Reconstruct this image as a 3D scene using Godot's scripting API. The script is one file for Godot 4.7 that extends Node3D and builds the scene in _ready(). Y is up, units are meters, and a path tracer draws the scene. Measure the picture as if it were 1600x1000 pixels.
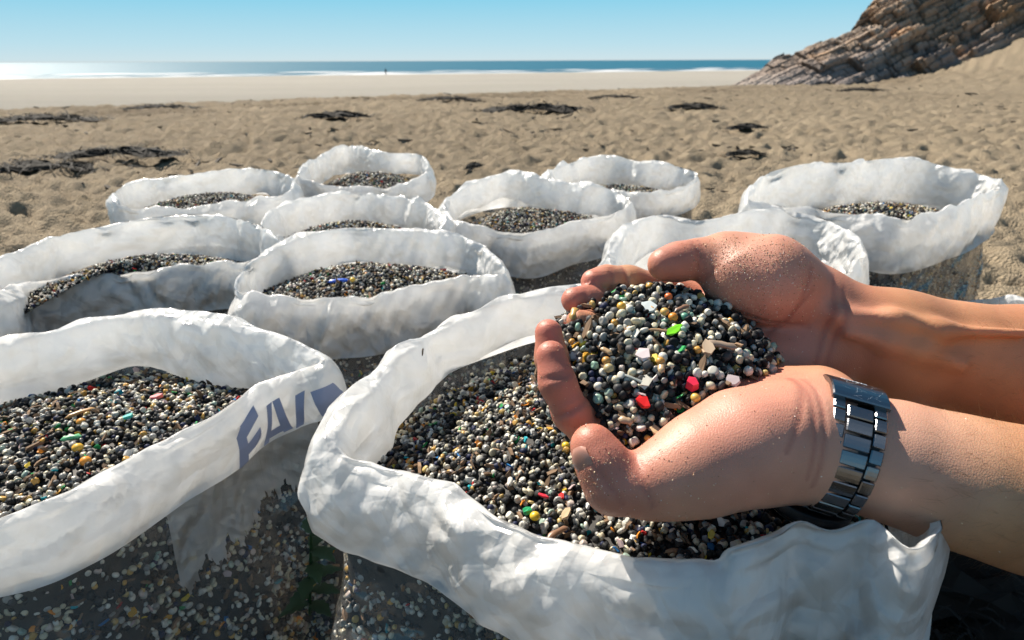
extends Node3D
# A beach with open sacks of sorted plastic pellets, and two cupped hands holding a heap of them.

var rng := RandomNumberGenerator.new()
var used := {}
var turns: Array[Basis] = []
var noise_a := FastNoiseLite.new()
var noise_b := FastNoiseLite.new()
var noise_c := FastNoiseLite.new()
var noise_ridge := FastNoiseLite.new()
var noise_pit := FastNoiseLite.new()
var M := {}
var bead_mesh: Mesh
var drum_mesh: Mesh
var disc_mesh: Mesh
var splinter_mesh: Mesh
var flake_mesh: Mesh

# ---------------------------------------------------------------- naming
func numbered(called: String) -> String:
	if not used.has(called):
		used[called] = 0
		return called
	used[called] += 1
	return "%s_%03d" % [called, used[called]]

func tag(o: Node3D, label: String, category: String, group := "", kind := "") -> Node3D:
	o.set_meta("label", label)
	if category:
		o.set_meta("category", category)
	if group:
		o.set_meta("group", group)
	if kind:
		o.set_meta("kind", kind)
	return o

func thing(called: String, label: String, category: String, at := Vector3.ZERO, group := "") -> Node3D:
	var o := Node3D.new()
	o.name = numbered(called)
	o.position = at
	add_child(o)
	return tag(o, label, category, group)

func put(called: String, m: Mesh, material: Material, parent: Node3D = self) -> MeshInstance3D:
	var o := MeshInstance3D.new()
	o.name = numbered(called) if parent == self else called
	o.mesh = m
	o.material_override = material
	parent.add_child(o, true)
	return o

# ---------------------------------------------------------------- materials
func noise_tex(freq: float, size: int, sd: int, kind := FastNoiseLite.TYPE_SIMPLEX_SMOOTH, octaves := 4, ramp: Gradient = null) -> NoiseTexture2D:
	var n := FastNoiseLite.new()
	n.noise_type = kind
	n.frequency = freq
	n.seed = sd
	n.fractal_octaves = octaves
	var t := NoiseTexture2D.new()
	t.width = size
	t.height = size
	t.seamless = true
	t.noise = n
	if ramp:
		t.color_ramp = ramp
	return t

func lin(r: float, g: float, b: float, a := 1.0) -> Color:
	var c := Color(r, g, b).linear_to_srgb()
	c.a = a
	return c

func mat(c: Color, rough: float, metal := 0.0) -> StandardMaterial3D:
	var m := StandardMaterial3D.new()
	m.albedo_color = c
	m.roughness = rough
	m.metallic = metal
	return m

func relief(m: StandardMaterial3D, t: Texture2D, cm: float, scale: float) -> StandardMaterial3D:
	m.heightmap_enabled = true
	m.heightmap_texture = t
	m.heightmap_scale = cm
	m.uv1_triplanar = true
	m.uv1_scale = Vector3.ONE * scale
	return m

func crease_picture() -> ImageTexture:
	# relief of crumpled film: straight creases in many directions, each only in patches; repeats without a seam
	var g := RandomNumberGenerator.new()
	g.seed = 23
	var waves := []
	for k in 15:
		var f := 2.0 + 13.0 * pow(k / 14.0, 1.3)
		var a := g.randf() * TAU
		var kx := roundf(cos(a) * f)
		var ky := roundf(sin(a) * f)
		if kx == 0.0 and ky == 0.0:
			kx = 3.0
		waves.append([kx, ky, g.randf(), g.randi_range(-3, 3), g.randi_range(-3, 3), g.randf() * TAU, g.randi_range(1, 3), g.randi_range(-2, 2), g.randf() * TAU, 1.0 / sqrt(kx * kx + ky * ky)])
	var n := 512
	var im := Image.create(n, n, false, Image.FORMAT_RF)
	for y in n:
		var v := float(y) / n
		for x in n:
			var u := float(x) / n
			var h := 0.0
			for w in waves:
				var mask: float = sin(TAU * (w[3] * u + w[4] * v) + w[5]) + 0.7 * sin(TAU * (w[7] * u + w[6] * v) + w[8])
				if mask <= 0.0:
					continue
				var q: float = w[0] * u + w[1] * v + w[2] + 0.16 * sin(TAU * (w[6] * u - w[7] * v) + w[5])
				h += minf(mask, 1.0) * absf(q - floorf(q) - 0.5) * w[9]
			im.set_pixel(x, y, Color(h, 0, 0))
	return ImageTexture.create_from_image(im)

func make_materials() -> void:
	var crumple := crease_picture()
	var milk := Gradient.new()
	milk.offsets = PackedFloat32Array([0.0, 0.35, 0.6, 1.0])
	milk.colors = PackedColorArray([Color(0.96, 0.955, 0.945, 0.80), Color(0.985, 0.985, 0.98, 0.92), Color(1, 1, 1, 0.97), Color(1, 1, 1, 1.0)])
	var cloudy := noise_tex(0.008, 512, 19, FastNoiseLite.TYPE_SIMPLEX_SMOOTH, 3, milk)
	var fine := noise_tex(0.06, 512, 13, FastNoiseLite.TYPE_SIMPLEX_SMOOTH, 4)
	var skin_grain := noise_tex(0.05, 512, 18, FastNoiseLite.TYPE_SIMPLEX_SMOOTH, 5)
	# milky doubled plastic of the cuffs
	var cuff := mat(lin(0.90, 0.90, 0.90, 0.97), 0.22)
	cuff.transparency = BaseMaterial3D.TRANSPARENCY_ALPHA
	cuff.metallic_specular = 0.55
	cuff.backlight_enabled = true
	cuff.backlight = Color(1.0, 1.0, 1.0)
	relief(cuff, crumple, 4.5, 6.0)
	cuff.clearcoat_enabled = true
	cuff.clearcoat = 0.7
	cuff.clearcoat_roughness = 0.12
	cuff.albedo_texture = cloudy
	M.cuff = cuff
	var hem: StandardMaterial3D = cuff.duplicate()  # thinner cuff plastic for the added sheet that stands for backlit film
	hem.albedo_color.a = 0.62
	M.hem = hem
	# single clear film
	var film := mat(lin(0.80, 0.79, 0.78, 0.075), 0.09)
	film.transparency = BaseMaterial3D.TRANSPARENCY_ALPHA
	relief(film, crumple, 2.6, 4.5)
	M.film = film
	var dark := mat(lin(0.03, 0.028, 0.026), 0.7)
	M.core = dark
	var pel := mat(Color.WHITE, 0.55)
	pel.vertex_color_use_as_albedo = true
	pel.metallic_specular = 0.3
	M.pellet = pel
	var pale := mat(Color.WHITE, 0.33)
	pale.vertex_color_use_as_albedo = true
	pale.backlight_enabled = true
	pale.backlight = Color(0.5, 0.5, 0.5)
	M.pale = pale
	var wood := mat(Color.WHITE, 0.85)
	wood.vertex_color_use_as_albedo = true
	M.wood = wood
	var skin := mat(Color.WHITE, 0.46)
	skin.vertex_color_use_as_albedo = true
	skin.metallic_specular = 0.45
	skin.subsurf_scatter_enabled = true
	skin.subsurf_scatter_strength = 0.12
	relief(skin, skin_grain, 0.020, 36.0)
	M.skin = skin
	M.nail = mat(lin(0.44, 0.215, 0.16), 0.3)
	var steel := mat(lin(0.22, 0.225, 0.24), 0.24, 1.0)
	relief(steel, fine, 0.004, 40.0)
	M.steel = steel
	M.black_steel = mat(lin(0.03, 0.03, 0.033), 0.35, 0.6)
	M.scratch = mat(lin(0.62, 0.68, 0.74), 0.5)
	var sand := mat(Color.WHITE, 0.93)
	sand.vertex_color_use_as_albedo = true
	sand.metallic_specular = 0.3
	relief(sand, noise_tex(0.035, 1024, 15, FastNoiseLite.TYPE_SIMPLEX_SMOOTH, 6), 3.0, 2.1)
	M.sand = sand
	var rock := mat(Color.WHITE, 0.9)
	rock.vertex_color_use_as_albedo = true
	relief(rock, noise_tex(0.02, 512, 16, FastNoiseLite.TYPE_CELLULAR, 4), 10.0, 0.7)
	M.rock = rock
	M.weed = mat(lin(0.012, 0.009, 0.006), 0.9)
	var sea := mat(lin(0.002, 0.085, 0.135), 0.42)
	sea.metallic_specular = 0.4
	var swell := noise_tex(0.02, 512, 17, FastNoiseLite.TYPE_SIMPLEX_SMOOTH, 4)
	sea.heightmap_enabled = true
	sea.heightmap_texture = swell
	sea.heightmap_scale = 30.0
	sea.uv1_triplanar = true
	sea.uv1_world_triplanar = true
	sea.uv1_scale = Vector3(0.02, 0.02, 0.035)
	M.sea = sea
	M.foam = mat(lin(0.46, 0.48, 0.50), 0.8)
	M.print = mat(lin(0.24, 0.28, 0.42), 0.4)
	M.grain = mat(lin(0.5, 0.34, 0.2), 0.6)
	M.leaf = mat(lin(0.012, 0.05, 0.012), 0.5)
	M.leaf.backlight_enabled = true
	M.leaf.backlight = Color(0.4, 0.4, 0.4)

# ---------------------------------------------------------------- mesh helpers
func build_mesh(v: PackedVector3Array, tris: PackedInt32Array, colors := PackedColorArray()) -> ArrayMesh:
	# tris run counter-clockwise; they are turned here, and smooth normals are summed from them
	var n := PackedVector3Array()
	n.resize(v.size())
	var idx := PackedInt32Array()
	idx.resize(tris.size())
	for k in range(0, tris.size(), 3):
		var a := tris[k]
		var b := tris[k + 1]
		var c := tris[k + 2]
		var f := (v[b] - v[a]).cross(v[c] - v[a])
		n[a] += f
		n[b] += f
		n[c] += f
		idx[k] = a
		idx[k + 1] = c
		idx[k + 2] = b
	for k in n.size():
		n[k] = n[k].normalized()
	var arr := []
	arr.resize(Mesh.ARRAY_MAX)
	arr[Mesh.ARRAY_VERTEX] = v
	arr[Mesh.ARRAY_NORMAL] = n
	arr[Mesh.ARRAY_INDEX] = idx
	if colors.size():
		arr[Mesh.ARRAY_COLOR] = colors
	var m := ArrayMesh.new()
	m.add_surface_from_arrays(Mesh.PRIMITIVE_TRIANGLES, arr)
	return m

func grid_tris(nu: int, nv: int, closed: bool) -> PackedInt32Array:
	# vertices at u * nv + v
	var t := PackedInt32Array()
	for u in (nu if closed else nu - 1):
		var a := u * nv
		var b := ((u + 1) % nu) * nv
		for w in nv - 1:
			t.append_array([a + w, b + w, b + w + 1, a + w, b + w + 1, a + w + 1])
	return t

func hard_mesh(v: PackedVector3Array, tris: PackedInt32Array) -> ArrayMesh:
	# flat shading: every corner its own vertex
	var w := PackedVector3Array()
	var t := PackedInt32Array()
	for k in tris.size():
		w.append(v[tris[k]])
		t.append(k)
	return build_mesh(w, t)

func lathe(profile: Array, seg: int) -> ArrayMesh:
	# profile of Vector2(radius, height) from the bottom up
	var v := PackedVector3Array()
	for s in seg:
		var a := TAU * s / seg
		for p in profile:
			v.append(Vector3(cos(a) * p.x, p.y, -sin(a) * p.x))
	return build_mesh(v, grid_tris(seg, profile.size(), true))

func box_mesh(sx: float, sy: float, sz: float, bevel: float) -> ArrayMesh:
	# a box with chamfered edges
	var v := PackedVector3Array()
	var t := PackedInt32Array()
	var h := Vector3(sx, sy, sz) * 0.5
	var faces := [[0, 1, 2], [1, 2, 0], [2, 0, 1]]
	var quads := []
	for f in faces:
		for s in [1.0, -1.0]:
			var q := []
			for c in [[-1, -1], [1, -1], [1, 1], [-1, 1]]:
				var p := Vector3.ZERO
				p[f[0]] = s * h[f[0]]
				p[f[1]] = c[0] * (h[f[1]] - bevel)
				p[f[2]] = c[1] * (h[f[2]] - bevel)
				q.append(p)
			if s < 0.0:
				q.reverse()
			quads.append(q)
	for e in faces:
		for s in [[1, 1], [1, -1], [-1, 1], [-1, -1]]:
			# the chamfer along axis e[2], between faces e[0] and e[1]
			var q := []
			for c in [[0, -1], [0, 1], [1, 1], [1, -1]]:
				var p := Vector3.ZERO
				p[e[0]] = s[0] * (h[e[0]] - (bevel if c[0] else 0.0))
				p[e[1]] = s[1] * (h[e[1]] - (0.0 if c[0] else bevel))
				p[e[2]] = c[1] * (h[e[2]] - bevel)
				q.append(p)
			if s[0] * s[1] > 0:
				q.reverse()
			quads.append(q)
	for q in quads:
		var k := v.size()
		for p in q:
			v.append(p)
		t.append_array([k, k + 1, k + 2, k, k + 2, k + 3])
	for sx2 in [1.0, -1.0]:
		for sy2 in [1.0, -1.0]:
			for sz2 in [1.0, -1.0]:
				var k := v.size()
				v.append(Vector3(sx2 * h.x, sy2 * (h.y - bevel), sz2 * (h.z - bevel)))
				v.append(Vector3(sx2 * (h.x - bevel), sy2 * h.y, sz2 * (h.z - bevel)))
				v.append(Vector3(sx2 * (h.x - bevel), sy2 * (h.y - bevel), sz2 * h.z))
				if sx2 * sy2 * sz2 > 0:
					t.append_array([k, k + 1, k + 2])
				else:
					t.append_array([k, k + 2, k + 1])
	return hard_mesh(v, t)

func shard_mesh(sd: int, lx: float, ly: float, lz: float) -> ArrayMesh:
	# a broken chip: an irregular five- or six-sided plate with thickness
	var r := RandomNumberGenerator.new()
	r.seed = sd
	var n := 5 + sd % 2
	var v := PackedVector3Array()
	for s in [-0.5, 0.5]:
		for k in n:
			var a := TAU * k / n + r.randf_range(-0.3, 0.3)
			var q := r.randf_range(0.38, 0.55)
			v.append(Vector3(cos(a) * q * lx, s * ly * r.randf_range(0.7, 1.1), sin(a) * q * lz))
	var t := PackedInt32Array()
	for k in n:
		var b := (k + 1) % n
		t.append_array([k, n + k, b, b, n + k, n + b])
	for k in range(1, n - 1):
		t.append_array([0, k, k + 1, n, n + k + 1, n + k])
	return hard_mesh(v, t)

func make_pellet_meshes() -> void:
	var bead := []
	for k in 7:
		var a := -PI / 2 + PI * k / 6.0
		bead.append(Vector2(maxf(0.002, cos(a) * 0.5), sin(a) * 0.43))
	bead_mesh = lathe(bead, 9)
	drum_mesh = lathe([Vector2(0.002, -0.36), Vector2(0.26, -0.36), Vector2(0.42, -0.31), Vector2(0.48, -0.18), Vector2(0.48, 0.18), Vector2(0.42, 0.31), Vector2(0.25, 0.35), Vector2(0.14, 0.31), Vector2(0.002, 0.30)], 9)
	disc_mesh = lathe([Vector2(0.002, -0.21), Vector2(0.3, -0.23), Vector2(0.46, -0.17), Vector2(0.54, 0.0), Vector2(0.46, 0.17), Vector2(0.3, 0.23), Vector2(0.002, 0.21)], 9)
	splinter_mesh = shard_mesh(3, 2.6, 0.4, 0.75)
	flake_mesh = shard_mesh(8, 1.5, 0.25, 1.1)
	for k in 97:
		turns.append(Basis.from_euler(Vector3(rng.randf() * TAU, rng.randf() * TAU, rng.randf() * TAU)))

# kinds of grain: mesh, material, size; with its colour
func grain_kind() -> int:
	var r := rng.randf()
	return 0 if r < 0.50 else 1 if r < 0.875 else 2 if r < 0.95 else 3

func grain_color(kind: int) -> Color:
	var g := rng.randf()
	if kind == 0:
		if g < 0.8:
			var d := 0.006 + 0.02 * rng.randf()
			return Color(d, d * 1.03, d * 1.08)
		if g < 0.93:
			var d := 0.035 + 0.06 * rng.randf()
			return Color(d, d, d * 1.02)
		return Color(0.02, 0.025, 0.06)
	if kind == 1:
		if g < 0.36:
			var d := 0.42 + 0.3 * rng.randf()
			return Color(d, d * 0.97, d * 0.86)
		if g < 0.68:
			var d := 0.42 + 0.2 * rng.randf()
			return Color(d, d * 0.91, d * 0.66)
		if g < 0.84:
			var d := 0.22 + 0.2 * rng.randf()
			return Color(d, d * 0.99, d * 0.93)
		if g < 0.92:
			return Color(0.55, 0.30, 0.06).lerp(Color(0.5, 0.38, 0.15), rng.randf())
		if g < 0.95:
			return Color(0.30, 0.40, 0.34)
		return Color(0.50, 0.42, 0.38)
	if kind == 2:
		var d := 0.5 + 0.9 * rng.randf()
		return Color(0.17, 0.105, 0.06) * d
	var few := [Color(0.5, 0.26, 0.03), Color(0.62, 0.45, 0.05), Color(0.03, 0.17, 0.42), Color(0.02, 0.3, 0.36), Color(0.45, 0.03, 0.03), Color(0.03, 0.28, 0.08), Color(0.6, 0.6, 0.58), Color(0.55, 0.42, 0.42), Color(0.6, 0.22, 0.03), Color(0.6, 0.6, 0.55)]
	return few[rng.randi() % few.size()]

class Heap:
	var at: Array[PackedFloat32Array] = []
	func _init() -> void:
		for k in 6:
			at.append(PackedFloat32Array())

func grain_into(heap: Heap, p: Vector3, size: float, tint := 1.0) -> void:
	var k := grain_kind()
	if tint < 1.0 and k == 0 and rng.randf() < 0.25:
		k = 1
	var c := grain_color(k)
	var s := size * (0.72 + 0.55 * pow(rng.randf(), 1.6))
	var slot := k
	if k == 0:
		slot = 0 if rng.randf() < 0.6 else 4
	elif k == 1:
		var r := rng.randf()
		slot = 1 if r < 0.5 else 5
	var b := turns[rng.randi() % 97] * s
	heap.at[slot].append_array([b.x.x, b.y.x, b.z.x, p.x, b.x.y, b.y.y, b.z.y, p.y, b.x.z, b.y.z, b.z.z, p.z, c.r, c.g, c.b, 1.0])

func heap_part(called: String, m: Mesh, material: Material, buf: PackedFloat32Array, parent: Node3D) -> void:
	if buf.is_empty():
		return
	var mm := MultiMesh.new()
	mm.transform_format = MultiMesh.TRANSFORM_3D
	mm.use_colors = true
	mm.mesh = m
	mm.instance_count = buf.size() / 16
	mm.buffer = buf
	var o := MultiMeshInstance3D.new()
	o.name = called
	o.multimesh = mm
	o.material_override = material
	o.set_meta("kind", "stuff")
	parent.add_child(o, true)

func heap_done(heap: Heap, parent: Node3D) -> void:
	heap_part("black_beads", bead_mesh, M.pellet, heap.at[0], parent)
	heap_part("black_drums", drum_mesh, M.pellet, heap.at[4], parent)
	heap_part("pale_beads", disc_mesh, M.pale, heap.at[1], parent)
	heap_part("pale_drums", drum_mesh, M.pale, heap.at[5], parent)
	heap_part("wood_splinters", splinter_mesh, M.wood, heap.at[2], parent)
	heap_part("coloured_flakes", flake_mesh, M.pellet, heap.at[3], parent)

# ---------------------------------------------------------------- sacks
func catmull(a: Vector3, b: Vector3, c: Vector3, d: Vector3, t: float) -> Vector3:
	return 0.5 * (2.0 * b + (c - a) * t + (2.0 * a - 5.0 * b + 4.0 * c - d) * t * t + (3.0 * b - a - 3.0 * c + d) * t * t * t)

var fold_dirs: Array[Vector3] = []
func folds(w: Vector3, sd: float) -> float:
	# straight sharp creases in a few directions, each only in patches, as in crumpled plastic
	if fold_dirs.is_empty():
		var g := RandomNumberGenerator.new()
		g.seed = 77
		for k in 9:
			fold_dirs.append(Vector3(g.randf_range(-1, 1), g.randf_range(-0.8, 0.8), g.randf_range(-1, 1)).normalized())
	var sum := 0.0
	for k in 9:
		var m := noise_b.get_noise_3d(w.x * 110.0 + k * 91.0, w.y * 110.0 + sd * 17.0, w.z * 110.0)
		m = m * 2.2 - 0.1
		if m <= 0.0:
			continue
		m = minf(m, 1.0)
		var q: float = w.dot(fold_dirs[k]) * FOLD_FREQ[k] + 0.35 * noise_a.get_noise_3d(w.x * 160.0, w.y * 160.0, w.z * 160.0 + k * 50.0) + k * 0.37 + sd
		var tri := absf(q - floorf(q) - 0.5) * 2.0
		sum += m * (tri - 0.5) / FOLD_FREQ[k]
	return sum
func knot(i: int, j: int, sd: int) -> float:
	var h := (i * 374761393 + j * 668265263 + sd * 974634777) & 0x7fffffff
	h = ((h ^ (h >> 13)) * 1274126177) & 0x7fffffff
	return float((h ^ (h >> 16)) & 0xffff) / 32767.5 - 1.0

func facets(u: float, v: float, sd: int) -> float:
	# flat three-cornered facets with straight creases between them
	var a := u + 0.55 * noise_a.get_noise_2d(u * 22.0, v * 22.0 + sd)
	var b := v + 0.55 * noise_a.get_noise_2d(u * 22.0 + 90.0, v * 22.0 + sd) + 0.5 * a
	var i := int(floor(a))
	var j := int(floor(b))
	var x := a - i
	var y := b - j
	if x + y < 1.0:
		var o := knot(i, j, sd)
		return o + (knot(i + 1, j, sd) - o) * x + (knot(i, j + 1, sd) - o) * y
	var e := knot(i + 1, j + 1, sd)
	return e + (knot(i, j + 1, sd) - e) * (1.0 - x) + (knot(i + 1, j, sd) - e) * (1.0 - y)
const FOLD_FREQ: Array[float] = [14.0, 19.0, 24.0, 31.0, 38.0, 16.0, 27.0, 45.0, 60.0]

class Sack:
	var n := 0
	var rim := PackedVector3Array()
	var out := PackedVector3Array()
	var hem := PackedFloat32Array()
	var centre := Vector3.ZERO
	var rows := 0
	var cuff := PackedVector3Array()
	var body := PackedVector3Array()
	var body_rows := 0
	var mean := 0.0

func make_sack(label: String, rim: Array, hem: Array, o: Dictionary) -> Sack:
	var s := Sack.new()
	var near: bool = o.get("near", false)
	s.n = 420 if near else 240
	var cn := rim.size()
	# the loop, evenly spaced
	var raw := PackedVector3Array()
	var rawh := PackedFloat32Array()
	var sub := 40
	for k in cn:
		for j in sub:
			var t := float(j) / sub
			raw.append(catmull(rim[(k + cn - 1) % cn], rim[k], rim[(k + 1) % cn], rim[(k + 2) % cn], t))
			rawh.append(lerpf(hem[k], hem[(k + 1) % cn], t * t * (3.0 - 2.0 * t)))
	var lens := PackedFloat32Array([0.0])
	for k in raw.size():
		lens.append(lens[k] + raw[k].distance_to(raw[(k + 1) % raw.size()]))
	var total := lens[raw.size()]
	var at := 0
	for k in s.n:
		var want := total * k / s.n
		while lens[at + 1] < want:
			at += 1
		var t := (want - lens[at]) / maxf(1e-6, lens[at + 1] - lens[at])
		s.rim.append(raw[at].lerp(raw[(at + 1) % raw.size()], t))
		s.hem.append(rawh[at])
	for p in s.rim:
		s.centre += p / s.n
	var area := 0.0
	for k in s.n:
		var a := s.rim[k]
		var b := s.rim[(k + 1) % s.n]
		area += a.x * b.z - b.x * a.z
	for k in s.n:
		var w := 6
		var d := s.rim[(k + w) % s.n] - s.rim[(k + s.n - w) % s.n]
		var q := Vector3(d.z, 0, -d.x).normalized() * signf(area)
		s.out.append(q)
		s.mean += Vector2(s.rim[k].x - s.centre.x, s.rim[k].z - s.centre.z).length() / s.n
	var sd: float = o.seed * 7.31
	var hi0: float = o.get("inner", 0.05)
	var th: float = o.get("thick", 0.017)
	var rough: float = o.get("crumple", 1.0)
	var root := thing("sack", label, "sack", Vector3(s.centre.x, 0, s.centre.z), o.group)
	var rp := root.position
	# the cuff: from inside, over the ridge, down to the hem
	s.rows = 44 if near else 30
	var cc := PackedVector3Array()
	var ctrl: Array[Vector2] = []
	for i in s.n:
		var p := s.rim[i]
		var ang := TAU * i / s.n
		var ho := s.hem[i] * (1.0 + 0.14 * noise_a.get_noise_2d(i * 3.0 * 420.0 / s.n / 4.0 + sd * 13.0, 5.0))
		var hi := hi0 * (1.0 + 0.35 * noise_a.get_noise_2d(cos(ang) * 60.0 + sd * 40.0, sin(ang) * 60.0))
		var tk := th * (1.0 + 0.55 * noise_a.get_noise_2d(cos(ang) * 55.0 + sd * 20.0 + 300.0, sin(ang) * 55.0))
		ctrl = [Vector2(-tk * 0.1, -hi * 0.96), Vector2(-tk * 0.1, -hi * 0.98), Vector2(-tk * 0.75, -hi * 1.0), Vector2(-tk * 0.85, -hi * 0.55), Vector2(-tk * 0.45, -hi * 0.12), Vector2(tk * 0.1, tk * 0.02), Vector2(tk * 0.75, -ho * 0.10), Vector2(tk * 1.05, -ho * 0.32), Vector2(tk * 1.05, -ho * 0.62), Vector2(tk * 0.85, -ho * 0.9), Vector2(tk * 0.7, -ho), Vector2(tk * 0.65, -ho * 1.02)]
		for j in s.rows:
			var f := float(j) / (s.rows - 1) * 9.0
			var k := mini(int(f), 8)
			var t := f - k
			var a := ctrl[k]
			var b := ctrl[k + 1]
			var c := ctrl[k + 2]
			var d := ctrl[k + 3]
			var q := 0.5 * (2.0 * b + (c - a) * t + (2.0 * a - 5.0 * b + 4.0 * c - d) * t * t + (3.0 * b - a - 3.0 * c + d) * t * t * t)
			var tang := (c - a).normalized()
			var nrm2 := Vector2(-tang.y, tang.x)   # outwards of the tube
			var w := p + s.out[i] * q.x + Vector3(0, q.y, 0)
			var fade := minf(1.0, minf(f * 0.6, (9.0 - f) * 0.9) + 0.15)
			w += s.out[i] * 0.007 * clampf((f - 5.0) / 2.0, 0.0, 1.0)
			var lump := noise_b.get_noise_3d(w.x * 100.0 + sd, w.y * 100.0, w.z * 100.0)
			var fold := 1.0 - 2.0 * absf(noise_ridge.get_noise_3d(i * total / s.n * 100.0 + sd * 9.0, w.y * 45.0, q.x * 60.0))
			var arc := total * i / s.n
			var down := f * 0.016
			var push := (lump * 0.0055 + (fold - 0.5) * 0.0022 + folds(w, sd) * 0.11 + facets(arc / 0.066, down / 0.075, int(sd)) * 0.0066 + facets(arc / 0.029, down / 0.036, int(sd) + 9) * 0.0013) * fade * rough
			w += (s.out[i] * nrm2.x + Vector3(0, nrm2.y, 0)) * push
			s.cuff.append(w)
			cc.append(w - rp)
	put("cuff", build_mesh(cc, grid_tris(s.n, s.rows, true)), M.cuff, root)
	# the body: one clear film from behind the cuff down to the sand
	s.body_rows = 34 if near else 22
	var base_c := Vector3(s.centre.x + o.get("lean_x", 0.0), 0, s.centre.z + o.get("lean_z", 0.0))
	var base_r: float = s.mean * o.get("base", 0.95)
	var bv := PackedVector3Array()
	for i in s.n:
		var p := s.rim[i]
		var dir := Vector3(p.x - s.centre.x, 0, p.z - s.centre.z)
		var foot := base_c + dir.normalized() * base_r
		for j in s.body_rows:
			var f := float(j) / (s.body_rows - 1)
			var y := lerpf(p.y - hi0 * 0.93, 0.006, f)
			var ft := maxf(0.0, (f - 0.16) / 0.84)
			var mixf := ft * ft * (3.0 - 2.0 * ft)
			var w := Vector3(p.x, 0, p.z).lerp(foot, mixf)
			w.y = y
			var bulge: float = o.get("bulge", 0.02) * sin(PI * minf(1.0, f * 1.15)) - 0.004 - 0.05 * pow(maxf(0.0, f - 0.86) / 0.14, 2.0)
			var fold := 1.0 - 2.0 * absf(noise_ridge.get_noise_3d(i * total / s.n * 95.0 + sd * 5.0, y * 22.0, sd))
			var lump := noise_b.get_noise_3d(w.x * 80.0, w.y * 60.0 + sd, w.z * 80.0)
			bulge += (fold - 0.5) * 0.015 + lump * 0.012 + folds(w, sd + 3.0) * 0.14 + facets(total * i / s.n / 0.06, y / 0.09, int(sd) + 4) * 0.0045
			bulge *= clampf((f - 0.09) * 4.5, 0.0, 1.0)
			w += s.out[i] * bulge
			s.body.append(w)
			bv.append(w - rp)
	put("clear_wall", build_mesh(bv, grid_tris(s.n, s.body_rows, true)), M.film, root)
	# what is inside
	if o.has("level"):
		fill_sack(s, o)
	return s

func heap_y(s: Sack, o: Dictionary, x: float, z: float, rho: float) -> float:
	var y: float = s.centre.y - o.level
	y += o.mound * (1.0 - pow(rho, 1.7))
	y += o.get("tilt_x", 0.0) * (x - s.centre.x) + o.get("tilt_z", 0.0) * (z - s.centre.z)
	y += 0.009 * noise_b.get_noise_3d(x * 60.0, 7.0 + o.seed, z * 60.0)
	return y

func wall_at(s: Sack, i: int, y: float) -> Vector3:
	var top := s.body[i * s.body_rows].y
	var f := clampf((top - y) / maxf(0.01, top - 0.006), 0.0, 1.0) * (s.body_rows - 1)
	var k := mini(int(f), s.body_rows - 2)
	return s.body[i * s.body_rows + k].lerp(s.body[i * s.body_rows + k + 1], f - k)

func fill_sack(s: Sack, o: Dictionary) -> void:
	var size: float = o.get("grain", 0.0043)
	var root := thing("pellet_heap", o.heap, "plastic pellets", Vector3(s.centre.x, 0, s.centre.z), "heaps of pellets inside the sacks")
	root.set_meta("kind", "stuff")
	var rp := root.position
	# a dark core closed from the heap's skin down along the wall
	var v := PackedVector3Array()
	var rings := 12
	var down := 6
	for i in s.n:
		var y0: float = s.centre.y - o.level
		var wl := wall_at(s, i, y0)
		for r in rings:
			var rho := float(r) / (rings - 1)
			var x := lerpf(s.centre.x, wl.x, rho * 0.985)
			var z := lerpf(s.centre.z, wl.z, rho * 0.985)
			v.append(Vector3(x, heap_y(s, o, x, z, rho) - size * 0.6, z) - rp)
		for r in down:
			var yy := lerpf(y0 - 0.01, 0.01, float(r + 1) / down)
			var q := wall_at(s, i, yy)
			v.append(q - s.out[i] * (size * 1.2) - rp)
	var core := put("packed_core", build_mesh(v, grid_tris(s.n, rings + down, true)), M.core, root)
	core.set_meta("kind", "stuff")
	var heap := Heap.new()
	var count := int(o.get("dense", 1.0) * PI * s.mean * s.mean / (size * size * 0.62))
	for k in count:
		var i := rng.randi() % s.n
		var wl := wall_at(s, i, s.centre.y - o.level)
		var rho := sqrt(rng.randf()) * 0.985
		var x := lerpf(s.centre.x, wl.x, rho)
		var z := lerpf(s.centre.z, wl.z, rho)
		grain_into(heap, Vector3(x, heap_y(s, o, x, z, rho) + size * rng.randf_range(-0.55, 0.3), z) - rp, size)
	var y1: float = s.centre.y - o.level + 0.003
	var wall := int(o.get("wall", 0.4) * TAU * s.mean * y1 / (size * size * 0.8))
	for k in wall:
		var i := rng.randi() % s.n
		var q := wall_at(s, i, 0.012 + (y1 + o.get("ragged", 0.012) * noise_c.get_noise_2d(i * 4.0, o.seed * 9.0) - 0.012) * rng.randf())
		grain_into(heap, q - s.out[i] * size * rng.randf_range(0.55, 1.1) - rp, size, 0.85)
	heap_done(heap, root)

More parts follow.
